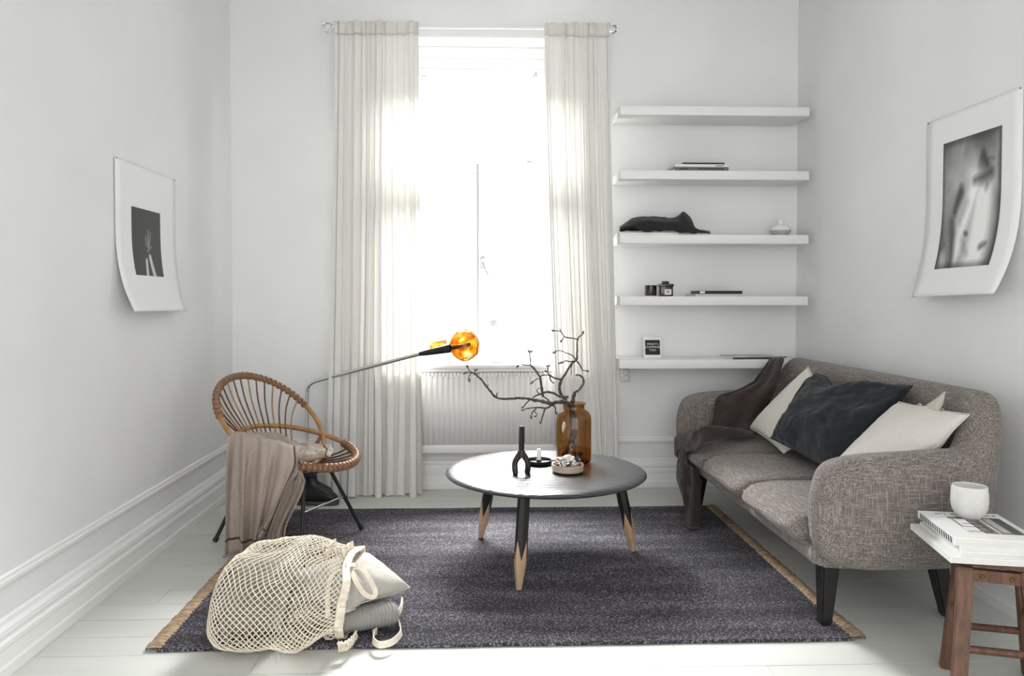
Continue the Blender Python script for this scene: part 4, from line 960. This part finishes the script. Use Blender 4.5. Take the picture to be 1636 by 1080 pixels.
for a, b, h in ((1, 2, .45), (0, 3, .45)):
    f0, t0, _ = legs[a]; f1, t1, _ = legs[b]; bm = NB(); tube(bm, [f0.lerp(t0, .55), f1.lerp(t1, .52)], .005, 8); obj('stretcher', bm, STEEL if a == 1 else BLACKM, chair)
bm = NB(); tube(bm, [l[1]-zv*.004 for l in (legs[1], legs[2], legs[0], legs[3])], .008, 8, True); obj('seat_ring', bm, BLACKM, chair)

# blanket over the near arm of the chair
CH_T = solid_tree([o for o in chair.children])
t = thing('throw_blanket', (-1.0, 3.45, .02), 'beige fringed blanket with brown stripes draped over the rattan chair', 'blanket')
A_ = [[(392, 712, 3.72), (415, 716, 3.72), (440, 720, 3.70), (462, 724, 3.66), (482, 730, 3.60)],
      [(367, 695, 3.545), (392, 690, 3.57), (420, 698, 3.53), (448, 706, 3.49), (479, 716, 3.46)],
      [(364, 712, 3.50), (388, 712, 3.49), (416, 720, 3.45), (447, 728, 3.41), (480, 750, 3.42)],
      [(362, 760, 3.48), (385, 760, 3.45), (411, 765, 3.43), (440, 770, 3.39), (463, 776, 3.40)],
      [(361, 820, 3.45), (383, 820, 3.42), (406, 825, 3.42), (428, 822, 3.38), (440, 812, 3.37)],
      [(359, 884, 3.43), (382, 887, 3.40), (400, 888, 3.42), (410, 872, 3.38), (417, 846, 3.37)]]
def drape(G, nu, nv, fold, kf, seed, ph=0, v0=.25):
    G = resurf([[P(x, y, d) for x, y, d in r] for r in G], nu, nv)
    for j, r in enumerate(G):
        for i, v in enumerate(r):
            u, w_ = i/nu, j/nv; k = sst(v0, v0+.35, w_)
            s = math.sin(kf*2*math.pi*(u+.05*math.sin(3*w_+seed))+ph+1.2*w_)
            v.y += -fold*(.50+.50*k)*(s+.45*math.sin(kf*4.6*math.pi*u+seed)) + .006*noise.noise(v*14+Vector((seed, 0, 0)))
            v.x += .5*fold*k*math.cos(kf*2*math.pi*u+ph); v.z += .004*noise.noise(v*20+Vector((0, seed, 0)))*(1-k); v.z = max(v.z, .02); r[i] = push(v, CH_T, .018, .04)
    return G
GA = drape(A_, 72, 60, .024, 3.4, 1.0, .6); bm = NB(); sheet(bm, GA); o = obj('hanging_panel', bm, THROW, t, True, 80); solid(o, .004, 0)
B_ = [[(440, 726, 3.45), (465, 732, 3.44), (493, 741, 3.455)],
      [(438, 745, 3.45), (464, 750, 3.445), (490, 752, 3.46)],
      [(435, 775, 3.47), (462, 778, 3.46), (487, 768, 3.47)],
      [(425, 815, 3.45), (450, 812, 3.44), (480, 792, 3.46)],
      [(418, 850, 3.43), (436, 850, 3.42), (458, 838, 3.44)],
      [(412, 884, 3.41), (434, 884, 3.41), (455, 868, 3.42)]]
GB = drape(B_, 40, 50, .020, 2.4, 4.0, 2.2); bm = NB(); sheet(bm, GB); o = obj('cascading_fold', bm, THROW, t, True, 80); solid(o, .004, 0)
C_ = [[(400, 699, 3.78), (424, 694, 3.80), (440, 696, 3.80), (458, 706, 3.76), (478, 713, 3.70), (502, 714, 3.70), (528, 722, 3.68)],
      [(404, 697, 3.70), (428, 700, 3.70), (446, 704, 3.68), (464, 709, 3.66), (486, 718, 3.62), (508, 721, 3.61), (532, 726, 3.62)],
      [(412, 703, 3.64), (436, 709, 3.62), (456, 715, 3.60), (472, 722, 3.56), (490, 731, 3.545), (510, 732, 3.55), (529, 731, 3.56)],
      [(425, 715, 3.58), (446, 722, 3.55), (463, 730, 3.53), (478, 737, 3.51), (492, 743, 3.50), (510, 740, 3.51), (526, 737, 3.53)]]
GC = resurf([[P(*q) for q in r] for r in C_], 60, 30)
for r in GC:
    for i, v in enumerate(r): v += Vector((0, 0, 1))*(.026*noise.fractal(v*13, 1, 2, 3)) + Vector((0, 0, 1))*.016; r[i] = push(v, CH_T, .010, .03)
bm = NB(); sheet(bm, GC); o = obj('bunched_top', bm, THROW, t, True, 80); solid(o, .005, 0)
bm = NB()
for i in range(0, 44):
    p = GA[-1][i]; 
    for k in range(2):
        a = p+Vector((random.uniform(-.002, .002), -.001, .002)); L_ = random.uniform(.020, .036); tube(bm, [a, a+Vector((random.uniform(-.006, .006), -.004-random.random()*.008, -.4*min(L_, a.z-.004))), Vector((a.x+random.uniform(-.012, .008), a.y-.012-random.random()*.012, max(.022, a.z-L_)))], [.0016, .0014, .0008], 4)
obj('fringe', bm, THROW, t)['kind'] = 'stuff'

# ------------------------------------------------------------------ ankle boots under the chair
LEATH = mat('black_leather', (.012, .012, .013), .32, c2=(.02, .02, .021), ns=12, bump=.35, bs=26)
def boot(toe, rot, label, sc=1.0):
    M = Matrix.Translation(toe) @ Matrix.Rotation(rot, 4, 'Z')
    t = thing('ankle_boot', toe, label, 'boot', 'boots under the rattan chair')
    def outline(x0, x1, hw, z, n=28):
        r = []
        for k in range(n):
            a = 2*math.pi*k/n; x = (x0+x1)/2+(x1-x0)/2*math.cos(a); wv = hw*(1-.16*math.exp(-((x+.12)/.05)**2)) if z < .06 else hw
            r.append(M @ Vector((x*sc, wv*math.copysign(abs(math.sin(a))**.75, math.sin(a))*sc, z*sc)))
        return r
    bm = NB(); loft(bm, [outline(-.292, 0, .050, .001), outline(-.295, .003, .052, .006), outline(-.295, .003, .052, .020), outline(-.292, 0, .050, .024)]); obj('sole', bm, mat('boot_sole', (.03, .03, .03), .5, c2=(.10, .10, .095), ns=3, stretch=(1, 1, 130)), t, True, 40)
    bm = NB(); loft(bm, [outline(-.288, -.004, .047, .022), outline(-.291, -.002, .049, .040), outline(-.290, -.012, .046, .060), outline(-.286, -.045, .043, .078), outline(-.280, -.085, .040, .095), outline(-.274, -.115, .039, .115), outline(-.270, -.130, .042, .15), outline(-.272, -.128, .045, .19), outline(-.274, -.128, .046, .215), outline(-.268, -.134, .041, .215), outline(-.266, -.138, .040, .16)]); o = obj('upper', bm, LEATH, t, True, 70); subd(o, 1)
    bm = NB(); pts = [Vector((-.235, .0452, .20)), Vector((-.165, .0452, .20)), Vector((-.18, .042, .12)), Vector((-.22, .042, .12))]
    for s in (1, -1): prism(bm, [M @ Vector((p.x*sc, s*p.y*sc, p.z*sc)) for p in pts], (0, 0, 0), M.to_3x3() @ Vector((0, s*.0015, 0)))
    obj('elastic_panel', bm, mat('elastic', (.02, .02, .02), .9, bump=.4, bs=2, bstretch=(1, 200, 1)), t)
q = PZ(541, 806, .0); boot(q, R(-8), 'black leather ankle boot in front, toe pointing right under the chair')
boot(q+Vector((-.045, .112, 0)), R(-7), 'black leather ankle boot behind the other one under the chair')

# ------------------------------------------------------------------ floor lamp
LY = 4.52; px_ = P(490, 700, LY).x
t = thing('floor_lamp', (px_, LY, 0), 'chrome floor lamp with long angled arm and amber glass globe', 'lamp')
bm = NB(); lathe(bm, [(0, 0), (.068, 0), (.070, .004), (.070, .022), (.066, .028), (.02, .032), (.016, .042), (0, .042)], 48, (px_, LY, 0)); obj('base', bm, BLACKM, t)
AY = 4.26
e0 = P(490, 640, LY); e1_ = P(497, 612, LY-.004); e2_ = P(520, 605, LY-.02); e3 = P(673, 565, AY)
bm = NB(); tube(bm, [(px_, LY, .03)]+catmull([P(490, 660, LY), P(490, 635, LY), P(491.5, 620, LY-.001), P(498, 612, LY-.006), P(509, 607.5, LY-.014), P(530, 602, LY-.03)], 22)+[e3], .0112, 14); obj('arm_tube', bm, CHROME, t)
ax = (P(718, 553, AY-.03)-e3).normalized(); g0 = e3-ax*.01; GC_ = P(742.5, 551.5, AY-.05); ax = (GC_-g0).normalized(); LG = (GC_-g0).length
bm = NB(); tube(bm, [g0, g0+ax*.02, g0+ax*.10, g0+ax*(LG-.082), g0+ax*(LG-.078)], [.011, .014, .021, .027, .022], 20); obj('socket_grip', bm, BLACKM, t, True, 50)
bm = NB(); tube(bm, [g0+ax*(LG-.08), g0+ax*(LG-.03), g0+ax*(LG+.00), g0+ax*(LG+.002), g0+ax*(LG+.028), g0+ax*(LG+.034)], [.012, .010, .009, .0125, .011, .004], 12); obj('bulb_holder', bm, BLACKM, t, True, 40)
AMG = bpy.data.materials.new('amber_globe'); AMG.use_nodes = True; nt = AMG.node_tree; N = nt.nodes; L = nt.links; N.remove(N['Principled BSDF'])
tc = N.new('ShaderNodeTexCoord'); nn = N.new('ShaderNodeTexNoise'); nn.inputs['Scale'].default_value = 17; nn.inputs['Detail'].default_value = 1; nn.inputs['Distortion'].default_value = .8; L.new(tc.outputs['Object'], nn.inputs[0])
cr = N.new('ShaderNodeValToRGB'); el = cr.color_ramp.elements; el[0].position = .36; el[0].color = (.50, .13, .03, 1); el[1].position = .66; el[1].color = (.90, .80, .62, 1); q_ = el.new(.47); q_.color = (.80, .38, .03, 1); q_ = el.new(.56); q_.color = (.82, .60, .10, 1); L.new(nn.outputs[0], cr.inputs[0])
lw0 = N.new('ShaderNodeLayerWeight'); lw0.inputs[0].default_value = .5; p0_ = N.new('ShaderNodeMath'); p0_.operation = 'POWER'; p0_.inputs[1].default_value = 1.6; L.new(lw0.outputs['Facing'], p0_.inputs[0]); mr = N.new('ShaderNodeMix'); mr.data_type = 'RGBA'; L.new(p0_.outputs[0], mr.inputs[0]); L.new(cr.outputs[0], mr.inputs[6]); mr.inputs[7].default_value = (.22, .09, .015, 1)
tr = N.new('ShaderNodeBsdfTransparent'); L.new(mr.outputs[2], tr.inputs[0]); gl = N.new('ShaderNodeBsdfGlossy'); gl.inputs[1].default_value = .03; gl.inputs[0].default_value = (1, .80, .45, 1)
lw = N.new('ShaderNodeLayerWeight'); lw.inputs[0].default_value = .5; pw = N.new('ShaderNodeMath'); pw.operation = 'POWER'; pw.inputs[1].default_value = 4; L.new(lw.outputs['Facing'], pw.inputs[0]); ma = N.new('ShaderNodeMath'); ma.operation = 'MULTIPLY_ADD'; ma.inputs[1].default_value = .5; ma.inputs[2].default_value = .07; L.new(pw.outputs[0], ma.inputs[0]); mxs = N.new('ShaderNodeMixShader'); L.new(ma.outputs[0], mxs.inputs[0]); L.new(tr.outputs[0], mxs.inputs[1]); L.new(gl.outputs[0], mxs.inputs[2]); L.new(mxs.outputs[0], N['Material Output'].inputs[0])
bm = NB(); bmesh.ops.create_uvsphere(bm, u_segments=40, v_segments=24, radius=.0885)
Q = ax.to_track_quat('Z', 'Y').to_matrix().to_4x4()
for v in list(bm.verts):
    n = noise.noise(v.co*16)*.003; v.co *= 1+n/.0885; v.co.z *= .96
for v in [v for v in bm.verts if v.co.z < -.080]: v.co.z = -.080
for v in bm.verts: v.co = (Matrix.Translation(GC_) @ Q) @ v.co
obj('glass_globe', bm, AMG, t)
# amber stub of the second shade arm behind the grip
a = P(699, 552, AY+.01); b = P(688, 554, AY+.03); c = P(712, 549, AY)
bm = NB(); tube(bm, [b, b.lerp(c, .15), c], [.017, .023, .024], 18); obj('amber_collar', bm, AMG, t)
bm = NB(); cp = catmull([(px_+.06, LY-.02, .006), (px_+.20, LY-.085, .004), (px_+.30, LY-.01, .004), (px_+.36, LY+.05, .004)], 16); tube(bm, cp, .0032, 6); obj('cord', bm, BLACKM, t)

# ------------------------------------------------------------------ net bag and its contents
t = thing('net_bag', (-.70, 2.72, 0), 'cream cotton net shopping bag lying on the rug corner', 'bag')
def body(s, th, k=1.0):
    """s: 0 closed end (left) .. 1 mouth (right); th round the bag"""
    x = -.875+.43*s; e = (1-(1-min(1, s/.30))**3.4)**(1/3.4); m_ = 1-.22*sst(.70, 1.0, s)
    hy = (.262)*e*m_; hz = (.134-.012*s)*e*m_+.004; cz = .020+.112*(1-.10*(1-e))
    cy = 2.69-.015*s
    c, n = math.cos(th), math.sin(th); r = (abs(c)**3.0+abs(n)**3.0)**(-1/3.0)
    p = Vector((x, cy+hy*c*r*k, cz+hz*n*r*k))
    p.y += .26*(p.z-.10)*e; 
    d = Vector((0, c, n)); b_ = noise.fractal(p*6.5+Vector((3, 0, 0)), 1, 2, 3)*.022*e
    p += d*b_; p.x += .02*noise.noise(p*7)-.015*math.cos(th)**2*(1-s)
    # gathered crease running to the mouth
    g = math.exp(-((th-1.9-.7*s)/.22)**2); p -= d*(.020*g*sst(.15, .5, s))
    p.z = max(p.z, RZ+.006 if p.x > RX0 and p.y > RY0 else .006); return p
bm = NB(); a = P(520, 1008, 2.56); b = P(634, 972, 2.66); a.z = .066; b.z = .064; n = 120
tube(bm, [a.lerp(b, i/n) for i in range(n+1)], [.046*(1-.35*max(0, (i/n-.9)/.1)**2)*(1+.05*math.sin(i*1.05)) for i in range(n+1)], 24, flat=.86); KB = o = obj('knitted_blanket', bm, KNIT, None, True, 80); tag(o, 'grey ribbed knit roll under the pillow at the bag mouth', 'blanket')
PB = pillow('pillow', (P(590, 884, 2.90), P(655, 938, 2.72), P(546, 986, 2.54), Vector((-.72, 2.74, .15))), .135, GREYL, 'light grey linen pillow sticking out of the net bag', 16.3, .008, .05, avoid=[KB])
tr = solid_tree([PB, KB]); bm = NB()
loft(bm, [[push(body(.05+.42*i/20, 2*math.pi*j/48, .78)+Vector((.02, 0, .016)), tr, .020) for j in range(48)] for i in range(21)]); FB = o = obj('folded_blanket', bm, GREYD, None, True, 80); tag(o, 'folded grey linen seen through the mesh of the net bag', 'blanket')
tr = solid_tree([PB, KB, FB])
def hull(s, th, k=1.0, eps=.010):
    p = body(s, th, k); c = Vector((p.x, 2.69, .12)); d = p-c; r = d.length; d.normalize()
    for t_ in tr:
        q, n_, i_, ds = t_.ray_cast(c+d*.6, -d, .6)
        if q is not None: r = max(r, (q-c).length+eps)
    p = c+d*r; p.z = max(p.z, .021 if p.x > RX0 and p.y > RY0-.02 else .007); return p
ns, nth = 46, 92
bm = NB(); V = {}
for i in range(ns+1):
    f = i/ns; f = .012+.988*(f if f < .7 else .7+(f-.7)*.92+.08*(f-.7)**2)
    for j in range(nth):
        if (i+j) % 2 == 0: V[i, j] = bm.verts.new(hull(f, 2*math.pi*j/nth))
for i in range(1, ns):
    for j in range(nth):
        if (i+j) % 2 == 1:
            q = [V.get((i-1, j)), V.get((i, (j+1) % nth)), V.get((i+1, j)), V.get((i, (j-1) % nth))]
            if all(q): bm.faces.new(q)
o = obj('netting', bm, COTTON, t, False); m = o.modifiers.new('cords', 'WIREFRAME'); m.thickness = .0052; m.use_replace = True; m.use_even_offset = False; o['kind'] = 'stuff'
bm = NB(); G = []
for i in range(8):
    f = .975+.045*i/7; G.append([hull(min(f, 1), 2*math.pi*j/120, 1.012+.03*(i/7)*math.sin(j*2.3+2*math.sin(j*.31)), .016)+Vector((.016*max(0, f-1)/.02, 0, 0)) for j in range(121)])
sheet(bm, G); o = obj('gathered_hem', bm, COTTON, t, True, 80); solid(o, .004, 0)
def ruffle(pts, amp, name='ruffle'):
    bm = NB(); c = catmull(pts, 40); rows = []
    for j in range(5):
        rows.append([p+Vector((.004*math.sin(i*1.9+j), amp*(j/4)*math.sin(i*1.25), .028*j/4-.004+(.004*math.sin(i*2.2) if j == 4 else 0))) for i, p in enumerate(c)])
    sheet(bm, rows); o = obj(name, bm, COTTON, t, True, 80); solid(o, .003, 0)
ruffle([hull(.82, R(a), 1, .014) for a in (100, 90, 80, 72)], .008)
ruffle([hull(.95, R(a), 1, .014) for a in (92, 82, 70, 60)], .008)
ruffle([PZ(540, 1040, .03), PZ(556, 1036, .03), PZ(570, 1018, .03)], .014)
bm = NB()
h1 = [(524, 985, 2.50), (523, 945, 2.55), (530, 920, 2.62), (545, 906, 2.65), (560, 902, 2.66), (575, 906, 2.65), (588, 920, 2.61), (598, 940, 2.56), (600, 950, 2.545), (593, 955, 2.54), (580, 947, 2.57), (568, 928, 2.62), (560, 908, 2.67)]
tr1 = solid_tree([PB, o]); hp_ = []
for q in catmull([Vector((x, y, 0)) for x, y, d in h1], 70):
    d = ray(q.x, q.y).normalized(); ds = [c_[3] for c_ in (t_.ray_cast(EYE, d, 9) for t_ in tr1) if c_[0] is not None]
    hp_.append(EYE+d*((min(ds) if ds else ((hp_[-1]-EYE).length if hp_ else 2.75))-.014))
for _ in range(6): hp_ = [hp_[0]]+[(a+b*2+c)/4 for a, b, c in zip(hp_, hp_[1:], hp_[2:])]+[hp_[-1]]
strip(bm, hp_, .017, .003, [(EYE-q).normalized()+Vector((0, 0, .5)) for q in hp_]); obj('handle', bm, COTTON, t, True, 50)
h2 = [(643, 958, .05), (641, 970, .045), (636, 985, .035), (640, 1003, .031), (640, 1013, .030), (626, 1026, .030), (606, 1030, .030), (596, 1022, .030), (599, 1012, .031), (602, 1008, .031), (596, 1012, .031)]
bm = NB(); c = catmull([PZ(*q) for q in h2], 60); strip(bm, c, .022, .003, [Vector((math.sin(k*.2), 1, .15)).cross(Vector((0, 0, 1)))+Vector((0, 0, .1)) if False else (Vector((0, 0, 1)).cross((c[min(k+1, 60)]-c[max(k-1, 0)])).normalized()+Vector((0, 0, .15))) for k in range(61)]); obj('handle', bm, COTTON, t, True, 50)

# ------------------------------------------------------------------ stool, books, cup
ST = .405
st = thing('wooden_stool', (1.50, 2.17, 0), 'small walnut brown wooden stool under the books at right', 'stool')
LG_ = {'a': (Vector((1.368, 2.082, 0)), Vector((1.437, 2.162, ST-.022))), 'b': (Vector((1.490, 2.325, 0)), Vector((1.532, 2.315, ST-.022))), 'c': (Vector((1.715, 2.265, 0)), Vector((1.680, 2.258, ST-.022))), 'd': (Vector((1.593, 2.022, 0)), Vector((1.585, 2.105, ST-.022)))}
E1 = Vector((.88, -.47, 0)).normalized(); E2 = Vector((.47, .88, 0)).normalized()
for k in 'abcd':
    f, tp = LG_[k]; bm = NB(); loft(bm, [[p+E1*(a*h)+E2*(b*h) for a, b in ((-1, -1), (1, -1), (1, 1), (-1, 1))] for p, h in ((f, .0195), (tp, .0225))])
    bmesh.ops.bevel(bm, geom=bm.edges[:], offset=.004, segments=2, affect='EDGES'); obj('leg', bm, WALN, st, True, 40)
bm = NB(); cc = (LG_['a'][1]+LG_['c'][1])/2; 
prism(bm, [cc+E1*(a*.088)+E2*(b*.095)+zv*0 for a, b in ((-1, -1), (1, -1), (1, 1), (-1, 1))], (0, 0, 0), (0, 0, .022)); bmesh.ops.bevel(bm, geom=bm.edges[:], offset=.005, segments=2, affect='EDGES'); obj('seat', bm, WALN, st, True, 40)
def bar(a, b, z, name, r=.011, sq=False):
    fa, ta = LG_[a]; fb, tb = LG_[b]; pa = fa.lerp(ta, z/(ST-.022)); pb = fb.lerp(tb, z/(ST-.022)); bm = NB()
    if sq: strip(bm, [pa, pb], .034, .024, zv.cross(pb-pa))
    else: tube(bm, [pa, pb], r, 10)
    obj(name, bm, WALN, st, True, 40); return pa, pb
bar('b', 'c', .138, 'stretcher'); bar('a', 'd', .160, 'stretcher'); bar('a', 'b', .21, 'stretcher'); bar('c', 'd', .21, 'stretcher')
pa, pb = bar('a', 'd', .362, 'apron', sq=True); bar('b', 'c', .362, 'apron', sq=True); bar('a', 'b', .362, 'apron', sq=True); bar('c', 'd', .362, 'apron', sq=True)
nrm = zv.cross(pb-pa).normalized(); nrm = nrm if nrm.y < 0 else -nrm
for f in (.27, .72):
    c = pa.lerp(pb, f)+nrm*.0125; M = Matrix.Translation(c) @ nrm.to_track_quat('Z', 'Y').to_matrix().to_4x4()
    bm = NB(); lathe(bm, [(0, .001), (.006, .0015), (.007, .0008), (.008, 0)], 16)
    for v in bm.verts: v.co = M @ v.co
    obj('screw_plug', bm, mat('brass_dark', (.10, .07, .035), .3, .8), st)
NLc = PZ(1524, 859, ST+.071); ROT = R(-12)
ex = Vector((math.cos(ROT), math.sin(ROT), 0)); ey = Vector((-math.sin(ROT), math.cos(ROT), 0))
BW, BD = .236, .285
z = ST
for i, (dx, dy, w_, d_, h_, lab) in enumerate(((-.012, -.010, .255, .325, .019, 'thick white book at the bottom of the stack on the stool'), (.012, -.004, .24, .30, .013, 'thin white book second from the bottom on the stool'), (.016, -.006, .236, .296, .017, 'white book directly under the top book on stool'), (0, 0, BW, BD, .022, 'white top book titled on its cover with a room photograph'))):
    c = NLc+ex*(dx+w_/2)+ey*(dy+d_/2)
    bk, M = book('book', (c.x, c.y), (w_, d_, h_), z, ROT+(0, R(1), R(-1), 0)[i], WHITEC, lab, spine='left'); z += h_
top = z; h_ = .022
for i in range(15):
    bm = NB(); y0 = -BD/2+.012+i*(BD-.03)/15; prism(bm, [M @ Vector((-BW/2-.0006, y0+a, b)) for a, b in ((0, .003), (.006, .003), (.012, h_-.003), (.006, h_-.003))], (0, 0, 0), M.to_3x3() @ Vector((-.0006, 0, 0))); obj('spine_mark', bm, INK, bk, False)
def cover(name, x0, y0, x1, y1, m, lift=.0004):
    bm = NB(); box(bm, (x0, y0, h_), (x1, y1, h_+lift), 0, 1, M); return obj(name, bm, m, bk, False)
text('title_lettering', 'MY RESIDENCE', .022, GREYINK, M @ Matrix.Translation((0.012, BD/2-.030, h_+.0003)), bk, 1.25)
TP = mat('print_taupe', (.20, .165, .15), .4); LGY = mat('print_grey', (.50, .49, .47), .4); DGY = mat('print_dark', (.09, .085, .08), .4); PW = mat('print_white', (.74, .74, .73), .4)
ci = cover('cover_photo', -.055, -.085, .098, .085, TP)
for a in ((-.055, -.085, -.010, .06, PW), (.045, -.070, .066, .075, LGY), (.070, -.085, .098, .085, DGY), (-.03, .062, -.008, .082, DGY), (.030, -.08, .036, .082, PW)): cover('photo_area', *a, lift=.0007)
for a in ((-.050, -.02, -.046, .055), (-.050, -.024, .02, -.020), (-.035, .01, .018, .014), (-.012, -.07, -.008, .05), (.014, -.06, .018, .045), (-.05, -.07, .018, -.066)): cover('photo_line', *a, INK, lift=.001)
q = PZ(1548.5, 826, top); q.z = top+.001
t = thing('ceramic_cup', q, 'white handleless ceramic cup standing on the book stack', 'cup')
bm = NB(); lathe(bm, [(0, .002), (.028, .001), (.033, 0), (.035, .003), (.043, .012), (.0505, .030), (.053, .052), (.052, .078), (.0495, .098), (.048, .100), (.0462, .098), (.0485, .076), (.049, .052), (.046, .030), (.036, .014), (0, .010)], 48, q)
obj('cup_body', bm, mat('bisque', (.70, .695, .675), .75, c2=(.66, .655, .635), ns=40, bump=.1, bs=200), t)
